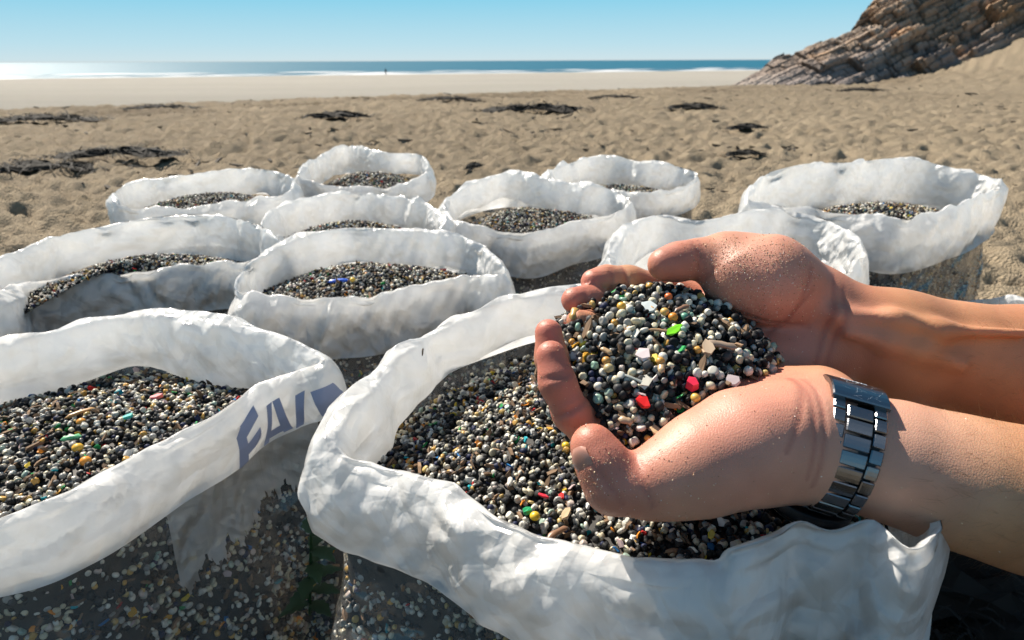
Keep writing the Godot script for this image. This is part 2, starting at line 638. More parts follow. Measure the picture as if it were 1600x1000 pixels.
# ---------------------------------------------------------------- smooth bodies from bones
class Bones:
	var a := PackedVector3Array()
	var b := PackedVector3Array()
	var ra := PackedFloat32Array()
	var rb := PackedFloat32Array()
	var g := PackedInt32Array()
	var k_body := 0.012
	var k_chain := 0.006
	var k_join := 0.010
	func add(p: Vector3, q: Vector3, r: float, s: float, group: int) -> void:
		a.append(p)
		b.append(q)
		ra.append(r)
		rb.append(s)
		g.append(group)
	func chain(pts: Array, radii: Array, group: int) -> void:
		for k in pts.size() - 1:
			add(pts[k], pts[k + 1], radii[k] * 0.001, radii[k + 1] * 0.001, group)
	func one(i: int, p: Vector3) -> float:
		var ab := b[i] - a[i]
		var t := clampf((p - a[i]).dot(ab) / maxf(ab.length_squared(), 1e-9), 0.0, 1.0)
		return p.distance_to(a[i] + ab * t) - lerpf(ra[i], rb[i], t)
	func smin(x: float, y: float, k: float) -> float:
		var h := maxf(k - absf(x - y), 0.0) / k
		return minf(x, y) - h * h * k * 0.25
	func field(p: Vector3, list: PackedInt32Array) -> float:
		var d0 := 1e3
		var fm := 1e3
		var dc := 1e3
		var cur := -1
		for i in list:
			var ab := b[i] - a[i]
			var ap := p - a[i]
			var t := clampf(ap.dot(ab) / maxf(ab.length_squared(), 1e-9), 0.0, 1.0)
			var d := (ap - ab * t).length() - lerpf(ra[i], rb[i], t)
			var gi := g[i]
			if gi == 0:
				var h := maxf(k_body - absf(d0 - d), 0.0) / k_body
				d0 = minf(d0, d) - h * h * k_body * 0.25
			else:
				if gi != cur:
					fm = minf(fm, dc)
					cur = gi
					dc = d
				else:
					var h := maxf(k_chain - absf(dc - d), 0.0) / k_chain
					dc = minf(dc, d) - h * h * k_chain * 0.25
		fm = minf(fm, dc)
		var h2 := maxf(k_join - absf(d0 - fm), 0.0) / k_join
		return minf(d0, fm) - h2 * h2 * k_join * 0.25
	func all() -> PackedInt32Array:
		var l := PackedInt32Array()
		for i in a.size():
			l.append(i)
		return l

func net(bones: Bones, cell: float, v: PackedVector3Array, tris: PackedInt32Array) -> void:
	var lo := Vector3.ONE * 1e9
	var hi := -lo
	for i in bones.a.size():
		for q in [[bones.a[i], bones.ra[i]], [bones.b[i], bones.rb[i]]]:
			lo = lo.min(q[0] - Vector3.ONE * (q[1] + 0.01))
			hi = hi.max(q[0] + Vector3.ONE * (q[1] + 0.01))
	var bs := 8
	var bsize := cell * bs
	var half := bsize * 0.8661
	var reach := maxf(bones.k_body, maxf(bones.k_chain, bones.k_join)) + 2.0 * cell
	var nb := Vector3i(((hi - lo) / bsize).ceil())
	var index := {}
	var flags := {}
	var vals := PackedFloat32Array()
	vals.resize(729)
	var full := bones.all()
	for bx in nb.x:
		for by in nb.y:
			for bz in nb.z:
				var base := lo + Vector3(bx, by, bz) * bsize
				var mid := base + Vector3.ONE * bsize * 0.5
				var list := PackedInt32Array()
				var least := 1e3
				for i in full:
					var d := bones.one(i, mid)
					least = minf(least, d)
					if d < half + reach:
						list.append(i)
				if least > half + reach:
					continue
				var dm := bones.field(mid, list)
				if dm > half + reach or dm < -half - reach:
					continue
				var w := 0
				for x in 9:
					for y in 9:
						for z in 9:
							vals[w] = bones.field(base + Vector3(x, y, z) * cell, list)
							w += 1
				for x in bs:
					for y in bs:
						for z in bs:
							var o := x * 81 + y * 9 + z
							var c := [vals[o], vals[o + 81], vals[o + 9], vals[o + 90], vals[o + 1], vals[o + 82], vals[o + 10], vals[o + 91]]
							var inside := 0
							for k in 8:
								if c[k] < 0.0:
									inside += 1
							if inside == 0 or inside == 8:
								continue
							var sum := Vector3.ZERO
							var cnt := 0
							for e in EDGES:
								var p: float = c[e[0]]
								var q: float = c[e[1]]
								if (p < 0.0) != (q < 0.0):
									sum += CORNERS[e[0]].lerp(CORNERS[e[1]], p / (p - q))
									cnt += 1
							var key := Vector3i(bx * bs + x, by * bs + y, bz * bs + z)
							index[key] = v.size()
							v.append(base + (Vector3(x, y, z) + sum / cnt) * cell)
							flags[key] = (1 if c[0] < 0.0 else 0) | (2 if c[1] < 0.0 else 0) | (4 if c[2] < 0.0 else 0) | (8 if c[4] < 0.0 else 0)
	for key in flags:
		var fl: int = flags[key]
		var s0 := fl & 1
		for ax in 3:
			var s1 := (fl >> (ax + 1)) & 1
			if s0 == s1:
				continue
			var e1 := STEP[(ax + 1) % 3]
			var e2 := STEP[(ax + 2) % 3]
			var i0 = index.get(key)
			var i1 = index.get(key - e1)
			var i2 = index.get(key - e1 - e2)
			var i3 = index.get(key - e2)
			if i1 == null or i2 == null or i3 == null:
				continue
			if s0 == 1:
				tris.append_array([i0, i1, i2, i0, i2, i3])
			else:
				tris.append_array([i0, i2, i1, i0, i3, i2])

const EDGES := [[0, 1], [2, 3], [4, 5], [6, 7], [0, 2], [1, 3], [4, 6], [5, 7], [0, 4], [1, 5], [2, 6], [3, 7]]
const CORNERS: Array[Vector3] = [Vector3(0, 0, 0), Vector3(1, 0, 0), Vector3(0, 1, 0), Vector3(1, 1, 0), Vector3(0, 0, 1), Vector3(1, 0, 1), Vector3(0, 1, 1), Vector3(1, 1, 1)]
const STEP: Array[Vector3i] = [Vector3i(1, 0, 0), Vector3i(0, 1, 0), Vector3i(0, 0, 1)]

# ---------------------------------------------------------------- the beach
func ground_y(x: float, z: float) -> float:
	var r := sqrt(x * x + z * z)
	# past the berm the beach falls to the wet flat, then slowly into the sea
	var past := (-17.0 - 0.7 * x - z) / 1.22 + 1.1 * noise_a.get_noise_2d(x * 6.0, z * 6.0)
	var drop := clampf(past / 17.0, 0.0, 1.0)
	var y := -2.75 * drop * drop * (3.0 - 2.0 * drop)
	var sea := (-225.5 - 0.468 * x - z) / 1.1
	if sea > -12.0:
		y -= 0.011 * (sea + 12.0) * (1.0 if sea < 300.0 else 0.0) + (3.4 if sea >= 300.0 else 0.0)
	# sand blown up against the rocks on the right
	var up := clampf((x - 9.5) / 9.0, 0.0, 1.6) * clampf((-z - 12.0) / 10.0, 0.0, 1.0)
	y += 1.75 * up * up * (1.0 - drop)
	var wet := clampf(past / 3.0, 0.0, 1.0)
	if wet < 1.0 and r < 90.0:
		var k := (1.0 - wet) * clampf((r - 0.5) / 1.5, 0.0, 1.0)
		var pit := clampf((noise_pit.get_noise_2d(x * 150.0 + 14.0 * noise_b.get_noise_2d(x * 120.0, z * 120.0), z * 170.0) + 1.0) / 0.42, 0.0, 1.0)
		y += k * (-0.055 * (1.0 - pit * pit * (3.0 - 2.0 * pit)) * (0.4 + 1.2 * absf(noise_b.get_noise_2d(x * 40.0, z * 40.0))) + 0.05 * noise_b.get_noise_2d(x * 22.0, z * 22.0) + 0.052 * noise_b.get_noise_2d(x * 130.0 + 50.0, z * 150.0) + 0.03 * noise_c.get_noise_2d(x * 150.0, z * 190.0))
	return y

func ground_color(x: float, z: float) -> Color:
	var past := (-17.0 - 0.7 * x - z) / 1.22 + 1.1 * noise_a.get_noise_2d(x * 6.0, z * 6.0)
	var n := noise_a.get_noise_2d(x * 14.0 + 300.0, z * 14.0)
	var c := Color(0.305, 0.246, 0.172) * (1.0 + 0.16 * n + 0.10 * noise_c.get_noise_2d(x * 60.0, z * 60.0))
	# bits of weed and damp sand in lines along the berm
	var line := clampf(1.0 - absf(past + 1.5) / 2.6, 0.0, 1.0) * clampf(noise_b.get_noise_2d(x * 16.0, z * 30.0) * 3.0 + 0.1, 0.0, 1.0)
	c = c.lerp(Color(0.09, 0.065, 0.04), line * 0.55)
	# dark litter, and sand darkened behind the camera to cut bounce light on hands
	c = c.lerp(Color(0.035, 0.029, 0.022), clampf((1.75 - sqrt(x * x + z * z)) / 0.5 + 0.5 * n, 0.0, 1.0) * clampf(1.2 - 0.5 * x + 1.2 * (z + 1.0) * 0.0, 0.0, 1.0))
	var wet := clampf(past / 2.5, 0.0, 1.0)
	return c.lerp(Color(0.285, 0.266, 0.232) * (1.0 + 0.07 * noise_a.get_noise_2d(x * 1.5, z * 7.0)), wet)

func make_ground() -> void:
	var rs := PackedFloat32Array([0.0])
	for k in 14:
		rs.append(0.35 + 1.15 * k / 14.0)
	var r := 1.5
	while r < 26.0:
		rs.append(r)
		r *= 1.0072
	while r < 400.0:
		rs.append(r)
		r *= 1.05
	for q in [600.0, 1200.0, 3000.0, 9000.0]:
		rs.append(q)
	var angs := PackedFloat32Array()
	for k in 500:
		angs.append(deg_to_rad(-47.0 + 94.0 * k / 500.0))
	for k in 200:
		angs.append(deg_to_rad(47.0 + 266.0 * k / 200.0))
	var v := PackedVector3Array()
	var c := PackedColorArray()
	for a in angs:
		var s := sin(a)
		var q := -cos(a)
		for d in rs:
			v.append(Vector3(d * s, ground_y(d * s, d * q), d * q))
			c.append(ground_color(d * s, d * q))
	var t := grid_tris(angs.size(), rs.size(), true)
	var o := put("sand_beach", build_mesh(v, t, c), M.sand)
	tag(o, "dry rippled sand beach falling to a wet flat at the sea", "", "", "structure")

func make_sea() -> void:
	var v := PackedVector3Array()
	var t := PackedInt32Array()
	var rows := [-150.0, -200.0, -280.0, -400.0, -700.0, -1500.0, -4000.0, -12000.0, -30000.0]
	for zz in rows:
		for k in 41:
			var f := (k - 20) / 20.0
			v.append(Vector3(f * (500.0 + absf(zz) * 1.3), -2.86, zz))
	for a in rows.size() - 1:
		for k in 40:
			var i: int = a * 41 + k
			t.append_array([i, i + 1, i + 42, i, i + 42, i + 41])
	var o := put("sea", build_mesh(v, t), M.sea)
	tag(o, "calm blue sea reaching to the horizon", "", "", "structure")
	# lines of broken water along the shore
	for line in [[2.0, 3.4, 0.0], [14.0, 1.8, 40.0], [31.0, 1.5, 90.0], [58.0, 2.0, 170.0]]:
		var fv := PackedVector3Array()
		for k in 420:
			var x := -320.0 + 640.0 * k / 419.0
			var gap := noise_a.get_noise_2d(x * 2.6 + line[2] * 7.0, line[2])
			var wide: float = line[1] * clampf(gap * 2.2 + (1.0 if line[0] < 5.0 else 0.25), 0.05, 1.6)
			var z0: float = -225.5 - 0.468 * x - 1.1 * line[0] + 7.0 * noise_a.get_noise_2d(x * 0.8 + line[2], 3.0)
			for j in 5:
				var f := j / 4.0
				fv.append(Vector3(x, -2.84 + 0.35 * sin(PI * f) * clampf(gap + 0.4, 0.1, 1.0), z0 - wide * (f - 0.5) * 2.0))
		var fo := put("surf", build_mesh(fv, grid_tris(420, 5, false)), M.foam)
		tag(fo, "white line of breaking surf along the shore", "", "", "structure")

func make_rocks() -> void:
	var base: Array = [Vector3(5.7766, -0.2155, -21.9888), Vector3(6.5199, -0.1691, -21.6857), Vector3(7.3509, -0.1281, -21.4874), Vector3(8.3152, -0.0706, -21.2953), Vector3(9.2574, -0.0035, -21.3206), Vector3(10.1104, 0.0578, -21.5576), Vector3(11.7793, 0.1800, -22.2452), Vector3(13.1237, 0.3117, -22.9363), Vector3(14.6555, 0.6055, -23.9026), Vector3(17.4948, 1.2458, -25.2135), Vector3(21.0627, 2.1370, -26.7262), Vector3(25.5086, 3.2331, -28.7439)]
	var ridge: Array = [Vector3(5.9584, -0.2108, -22.3113), Vector3(6.9336, 0.0012, -22.6052), Vector3(7.8375, 0.4034, -23.1848), Vector3(8.5628, 0.8216, -23.7704), Vector3(9.4766, 1.0178, -24.2722), Vector3(10.4393, 1.3413, -24.8220), Vector3(11.7038, 1.7657, -25.6238), Vector3(12.7268, 2.5920, -26.5774), Vector3(14.5042, 3.7177, -27.8580), Vector3(17.5143, 5.0764, -29.4404), Vector3(23.1471, 6.7506, -31.6766), Vector3(29.8219, 7.8192, -33.6839)]
	var nu := 620
	var nv := 190
	var v := PackedVector3Array()
	var c := PackedColorArray()
	var down := Vector3(-0.82, -0.55, 0.05).normalized()
	var nrm := Vector3(-0.50, 0.78, -0.38).normalized()
	for i in nu:
		var f := float(i) / (nu - 1) * (base.size() - 1)
		var k := mini(int(f), base.size() - 2)
		var t := f - k
		var k0 := maxi(k - 1, 0)
		var k3 := mini(k + 2, base.size() - 1)
		var b := catmull(base[k0], base[k], base[k + 1], base[k3], t) + Vector3(0, -0.25, 0)
		var r := catmull(ridge[k0], ridge[k], ridge[k + 1], ridge[k3], t)
		var back := r * 2.0 - b
		back.y = -3.0
		for j in nv:
			var g := float(j) / (nv - 1)
			var w: Vector3
			if g < 0.72:
				var h := g / 0.72
				w = b.lerp(r, h)
				w.y = lerpf(b.y, r.y, pow(h, 0.85))
			else:
				w = r.lerp(back, (g - 0.72) / 0.28)
			var along := w.dot(down)
			var across := w.dot(nrm)
			var warp := 0.28 * noise_a.get_noise_3d(w.x * 20.0, w.y * 20.0, w.z * 20.0)
			var blocks := noise_b.get_noise_3d(w.x * 18.0, w.y * 18.0, w.z * 18.0)
			var chips := noise_c.get_noise_3d((across + warp) * 40.0, along * 14.0, w.z * 14.0)
			var fade := clampf(g * 9.0, 0.0, 1.0)
			var edge := [1.0]
			var big := fractured((across + warp * 0.5) * 1.7, along * 0.55 + w.z * 0.12, 3, edge)
			var small := fractured((across + warp * 0.35) * 4.6, along * 1.5 + w.z * 0.3, 8, edge)
			var push: float = (0.34 * big + 0.15 * small + 0.13 * blocks + 0.10 * facets(w.x * 3.0, w.y * 3.0 + w.z, 12) + 0.05 * facets(w.x * 8.0, w.y * 8.0 + w.z * 2.0, 13) - 0.16 * (1.0 - edge[0])) * fade
			push *= clampf(r.y / 2.2, 0.25, 1.0)
			v.append(w + Vector3(-0.25, 0.45, 0.72) * push)
			var band := noise_b.get_noise_2d((across + warp) * 22.0 + 70.0, along * 4.0)
			var high := clampf((w.y - 0.5) * 0.8 + band * 1.2, 0.0, 1.0)
			var col := Color(0.17, 0.14, 0.125).lerp(Color(0.25, 0.175, 0.12), high)
			col = col.lerp(Color(0.36, 0.20, 0.09), clampf(noise_a.get_noise_3d(w.x * 40.0, w.y * 40.0, w.z * 40.0 + 99.0) * 2.0 - 0.3, 0.0, 0.45))
			col = col.lerp(Color(0.28, 0.24, 0.205), clampf(chips * 1.3, 0.0, 0.4))
			col = col * (1.0 + 0.25 * small)
			c.append(col * 1.1)
	var o := put("rock_outcrop", build_mesh(v, grid_tris(nu, nv, false), c), M.rock)
	tag(o, "layered brown rocky headland rising from the sand at the right", "rocks")

func fractured(u: float, v: float, sd: int, edge: Array) -> float:
	# straight beds broken into blocks, each standing out by its own amount; edge falls to 0 in the joints
	var i := int(floor(u))
	var q := v + 0.6 * knot(i, 7, sd)
	var j := int(floor(q))
	var x := u - i
	var y := q - j
	var d := minf(minf(x, 1.0 - x) / 0.16, minf(y, 1.0 - y) / 0.07)
	edge[0] = minf(edge[0], clampf(d, 0.0, 1.0))
	return knot(i, j, sd) + 0.5 * knot(i, 0, sd + 5) + 0.5 * (x - 0.5)

func strand_clump(sd: int, n: int, sx: float, sz: float, h: float) -> ArrayMesh:
	# a tangle of dark bent strands over a low bumpy mat
	var r := RandomNumberGenerator.new()
	r.seed = sd
	var v := PackedVector3Array()
	var t := PackedInt32Array()
	for i in 14:
		for j in 8:
			var f := i / 13.0 * 2.0 - 1.0
			var g := j / 7.0 * 2.0 - 1.0
			var e := maxf(0.0, 1.0 - f * f - g * g * 0.9)
			v.append(Vector3(f * sx + r.randf_range(-0.06, 0.06) * sx, h * sqrt(e) * r.randf_range(0.3, 0.95) - 0.01, g * sz * (0.6 + 0.4 * sin(f * 5.0 + sd)) + r.randf_range(-0.1, 0.1) * sz))
	for i in 13:
		for j in 7:
			var a := i * 8 + j
			t.append_array([a, a + 1, a + 9, a, a + 9, a + 8])
	for k in n:
		var p := Vector3(r.randf_range(-1.1, 1.1) * sx, 0.0, r.randf_range(-1.0, 1.0) * sz)
		p.y = h * 0.8 * maxf(0.05, 1.0 - pow(p.x / sx, 2.0)) * r.randf()
		var a := r.randf() * TAU
		var wide := r.randf_range(0.006, 0.02)
		var d := Vector3(cos(a), r.randf_range(-0.1, 0.5), sin(a)) * r.randf_range(0.04, 0.12)
		var k0 := v.size()
		for s in 4:
			var side := Vector3(-d.z, 0.3 * d.y, d.x).normalized() * wide * (1.0 - s * 0.22)
			v.append(p - side)
			v.append(p + side)
			p += d
			d = d.rotated(Vector3.UP, r.randf_range(-0.7, 0.7)) + Vector3(0, -0.025, 0)
		for s in 3:
			var b := k0 + s * 2
			t.append_array([b, b + 2, b + 3, b, b + 3, b + 1])
	return hard_mesh(v, t)

# ---------------------------------------------------------------- hands
var hand_far: Bones
var hand_near: Bones

func shade_skin(v: PackedVector3Array, from: int, spots: Array, base: Color) -> PackedColorArray:
	var out := PackedColorArray()
	for k in range(from, v.size()):
		var p := v[k]
		var c := base
		for s in spots:
			var d: float = p.distance_to(s[0]) / s[1]
			if d < 1.0:
				var w := 1.0 - d * d
				c = c.lerp(s[2], w * w * s[3])
		var n := noise_b.get_noise_3d(p.x * 900.0, p.y * 900.0, p.z * 900.0)
		var m := noise_a.get_noise_3d(p.x * 700.0, p.y * 700.0, p.z * 700.0)
		c = c * (1.0 + 0.17 * n + 0.08 * noise_c.get_noise_3d(p.x * 1500.0, p.y * 1500.0, p.z * 1500.0))
		c.g *= 1.0 + 0.20 * m
		c.b *= 1.0 + 0.22 * m
		out.append(c)
	return out

func make_person() -> void:
	var person := thing("person", "person reaching in from the right with bare forearms and cupped hands full of pellets", "person", Vector3(0.4101, 0.0000, -0.3472))
	var rp := person.position
	var v := PackedVector3Array()
	var t := PackedInt32Array()
	var c := PackedColorArray()
	hand_far = Bones.new()
	var f := hand_far
	f.chain([Vector3(0.2033, 0.5663, -0.4080), Vector3(0.2428, 0.5563, -0.4021), Vector3(0.3222, 0.5435, -0.3951), Vector3(0.4009, 0.5321, -0.3887), Vector3(0.4600, 0.5200, -0.3950)], [25.0, 27.0, 31.0, 36.0, 41.0], 0)
	f.chain([Vector3(0.2089, 0.5492, -0.4144), Vector3(0.2484, 0.5389, -0.4062), Vector3(0.3281, 0.5257, -0.3969), Vector3(0.4101, 0.5139, -0.3925), Vector3(0.4600, 0.5200, -0.4050)], [25.0, 27.0, 31.0, 36.0, 40.0], 0)
	f.chain([Vector3(0.4600, 0.5200, -0.4000), Vector3(0.5800, 0.6000, -0.4500), Vector3(0.7000, 0.7000, -0.5200)], [41.0, 44.0, 50.0], 0)
	f.chain([Vector3(0.1879, 0.5785, -0.4126), Vector3(0.1598, 0.5913, -0.4089), Vector3(0.1431, 0.5924, -0.4136), Vector3(0.1390, 0.5983, -0.4222)], [23.0, 26.0, 21.0, 16.0], 0)
	f.chain([Vector3(0.2029, 0.5604, -0.4143), Vector3(0.1805, 0.5583, -0.4200), Vector3(0.1495, 0.5636, -0.4305)], [25.0, 21.0, 16.0], 0)
	f.chain([Vector3(0.2022, 0.5554, -0.4157), Vector3(0.1637, 0.5561, -0.4320), Vector3(0.1266, 0.5664, -0.4422)], [22.0, 15.0, 12.0], 0)
	f.chain([Vector3(0.2022, 0.5535, -0.4149), Vector3(0.1612, 0.5507, -0.4224), Vector3(0.1217, 0.5577, -0.4283)], [22.0, 15.0, 12.0], 0)
	f.chain([Vector3(0.2012, 0.5484, -0.4109), Vector3(0.1566, 0.5447, -0.4063), Vector3(0.1200, 0.5510, -0.4108)], [21.0, 14.0, 11.5], 0)
	f.chain([Vector3(0.1989, 0.5465, -0.4048), Vector3(0.1596, 0.5413, -0.3900), Vector3(0.1197, 0.5466, -0.3920)], [20.0, 15.0, 11.0], 0)
	f.chain([Vector3(0.1940, 0.5780, -0.3823), Vector3(0.2258, 0.5772, -0.3775), Vector3(0.2505, 0.5721, -0.3728), Vector3(0.2963, 0.5716, -0.3685)], [2.4, 2.4, 2.2, 2.0], 0)
	f.chain([Vector3(0.2010, 0.5684, -0.3776), Vector3(0.2240, 0.5628, -0.3759), Vector3(0.2427, 0.5583, -0.3738), Vector3(0.2651, 0.5507, -0.3702)], [2.0, 2.0, 1.8, 1.6], 0)
	f.chain([Vector3(0.1479, 0.6004, -0.4252), Vector3(0.1338, 0.6024, -0.4227), Vector3(0.1175, 0.6025, -0.4196), Vector3(0.1044, 0.6018, -0.4150), Vector3(0.0949, 0.6011, -0.4116)], [15.0, 13.2, 11.6, 11.4, 10.4], 1)
	f.chain([Vector3(0.1272, 0.5690, -0.4454), Vector3(0.0788, 0.5824, -0.4355), Vector3(0.0744, 0.5827, -0.4345), Vector3(0.0621, 0.5854, -0.4291), Vector3(0.0527, 0.5861, -0.4240)], [11.5, 9.2, 9.0, 9.0, 8.2], 2)
	f.chain([Vector3(0.1217, 0.5597, -0.4290), Vector3(0.0666, 0.5691, -0.4198), Vector3(0.0482, 0.5765, -0.4140), Vector3(0.0391, 0.5788, -0.4085)], [11.5, 9.6, 9.0, 8.2], 3)
	f.chain([Vector3(0.1200, 0.5518, -0.4111), Vector3(0.0725, 0.5595, -0.4012), Vector3(0.0514, 0.5670, -0.3954), Vector3(0.0401, 0.5714, -0.3907)], [11.0, 9.0, 8.2, 7.2], 4)
	f.chain([Vector3(0.1197, 0.5474, -0.3923), Vector3(0.0771, 0.5517, -0.3790), Vector3(0.0652, 0.5526, -0.3772), Vector3(0.0593, 0.5544, -0.3768)], [10.5, 8.2, 7.8, 7.0], 5)
	net(f, 0.0017, v, t)
	var palm := Color(0.56, 0.278, 0.205)
	var tan_arm := Color(0.46, 0.222, 0.116)
	var tip := Color(0.50, 0.22, 0.155)
	c.append_array(shade_skin(v, 0, [[Vector3(0.1511, 0.5960, -0.3914), 0.075, Color(0.56, 0.278, 0.205), 1.00], [Vector3(0.1804, 0.5524, -0.3963), 0.070, Color(0.51, 0.20, 0.145), 1.00], [Vector3(0.1231, 0.5717, -0.4143), 0.070, Color(0.51, 0.20, 0.145), 0.90], [Vector3(0.0981, 0.6049, -0.4055), 0.035, Color(0.46, 0.155, 0.11), 1.00], [Vector3(0.0514, 0.5873, -0.4202), 0.030, Color(0.46, 0.155, 0.11), 1.00], [Vector3(0.0381, 0.5795, -0.4066), 0.030, Color(0.46, 0.155, 0.11), 1.00], [Vector3(0.2076, 0.5598, -0.3885), 0.040, Color(0.46, 0.23, 0.155), 0.60]], tan_arm))
	var mark := v.size()
	hand_near = Bones.new()
	f = hand_near
	f.chain([Vector3(0.1719, 0.5276, -0.3143), Vector3(0.2000, 0.5234, -0.3084), Vector3(0.2295, 0.5171, -0.2996), Vector3(0.2585, 0.5117, -0.2922), Vector3(0.3185, 0.4965, -0.2812), Vector3(0.4550, 0.4670, -0.2620)], [29.0, 29.5, 32.0, 34.0, 38.0, 42.0], 0)
	f.chain([Vector3(0.4550, 0.4670, -0.2620), Vector3(0.5800, 0.5700, -0.2350), Vector3(0.7000, 0.6900, -0.2000)], [42.0, 45.0, 50.0], 0)
	f.chain([Vector3(0.1652, 0.5299, -0.3151), Vector3(0.1441, 0.5326, -0.3140), Vector3(0.1183, 0.5332, -0.3068), Vector3(0.0938, 0.5274, -0.2993), Vector3(0.0804, 0.5235, -0.2956)], [28.0, 29.0, 28.0, 23.0, 19.0], 0)
	f.chain([Vector3(0.1646, 0.5327, -0.3269), Vector3(0.1254, 0.5297, -0.3397), Vector3(0.0789, 0.5193, -0.3368)], [25.0, 18.0, 12.0], 0)
	f.chain([Vector3(0.1681, 0.5337, -0.3358), Vector3(0.1291, 0.5312, -0.3520), Vector3(0.0856, 0.5183, -0.3514)], [24.0, 18.0, 12.0], 0)
	f.chain([Vector3(0.1726, 0.5322, -0.3459), Vector3(0.1368, 0.5308, -0.3647), Vector3(0.0944, 0.5173, -0.3660)], [23.0, 17.0, 11.5], 0)
	f.chain([Vector3(0.1743, 0.5318, -0.3544), Vector3(0.1441, 0.5309, -0.3754), Vector3(0.1056, 0.5179, -0.3812)], [22.0, 16.0, 11.0], 0)
	f.chain([Vector3(0.0936, 0.5244, -0.2970), Vector3(0.0669, 0.5207, -0.2914), Vector3(0.0501, 0.5220, -0.2908), Vector3(0.0448, 0.5316, -0.2955), Vector3(0.0403, 0.5386, -0.3003)], [17.0, 14.8, 13.8, 12.4, 11.3], 1)
	f.chain([Vector3(0.0789, 0.5159, -0.3355), Vector3(0.0437, 0.5274, -0.3302), Vector3(0.0321, 0.5413, -0.3302), Vector3(0.0244, 0.5571, -0.3350), Vector3(0.0212, 0.5695, -0.3429)], [12.0, 10.2, 9.6, 9.2, 8.4], 2)
	f.chain([Vector3(0.0855, 0.5155, -0.3503), Vector3(0.0445, 0.5226, -0.3530), Vector3(0.0294, 0.5419, -0.3560), Vector3(0.0227, 0.5600, -0.3607), Vector3(0.0210, 0.5734, -0.3669)], [11.5, 10.0, 9.2, 8.8, 8.0], 3)
	f.chain([Vector3(0.0944, 0.5155, -0.3653), Vector3(0.0563, 0.5246, -0.3730), Vector3(0.0443, 0.5428, -0.3756), Vector3(0.0403, 0.5563, -0.3786)], [11.0, 9.5, 8.6, 7.6], 4)
	f.chain([Vector3(0.1056, 0.5168, -0.3808), Vector3(0.0727, 0.5266, -0.3909), Vector3(0.0581, 0.5453, -0.3937), Vector3(0.0525, 0.5596, -0.3958)], [10.5, 8.5, 8.0, 7.2], 5)
	net(f, 0.0017, v, t)
	c.append_array(shade_skin(v, mark, [[Vector3(0.1703, 0.5403, -0.3009), 0.075, Color(0.56, 0.278, 0.205), 0.90], [Vector3(0.1992, 0.5326, -0.2980), 0.060, Color(0.56, 0.278, 0.205), 0.50], [Vector3(0.1091, 0.5486, -0.2933), 0.090, Color(0.56, 0.278, 0.205), 1.00], [Vector3(0.0497, 0.5313, -0.2868), 0.045, Color(0.51, 0.20, 0.145), 0.95], [Vector3(0.0404, 0.5459, -0.2923), 0.030, Color(0.46, 0.155, 0.11), 0.55], [Vector3(0.0203, 0.5718, -0.3342), 0.035, Color(0.46, 0.155, 0.11), 1.00], [Vector3(0.0288, 0.5495, -0.3258), 0.040, Color(0.46, 0.155, 0.11), 0.80], [Vector3(0.0207, 0.5770, -0.3629), 0.030, Color(0.46, 0.155, 0.11), 1.00], [Vector3(0.1399, 0.5532, -0.3485), 0.040, Color(0.51, 0.20, 0.145), 0.80]], tan_arm))
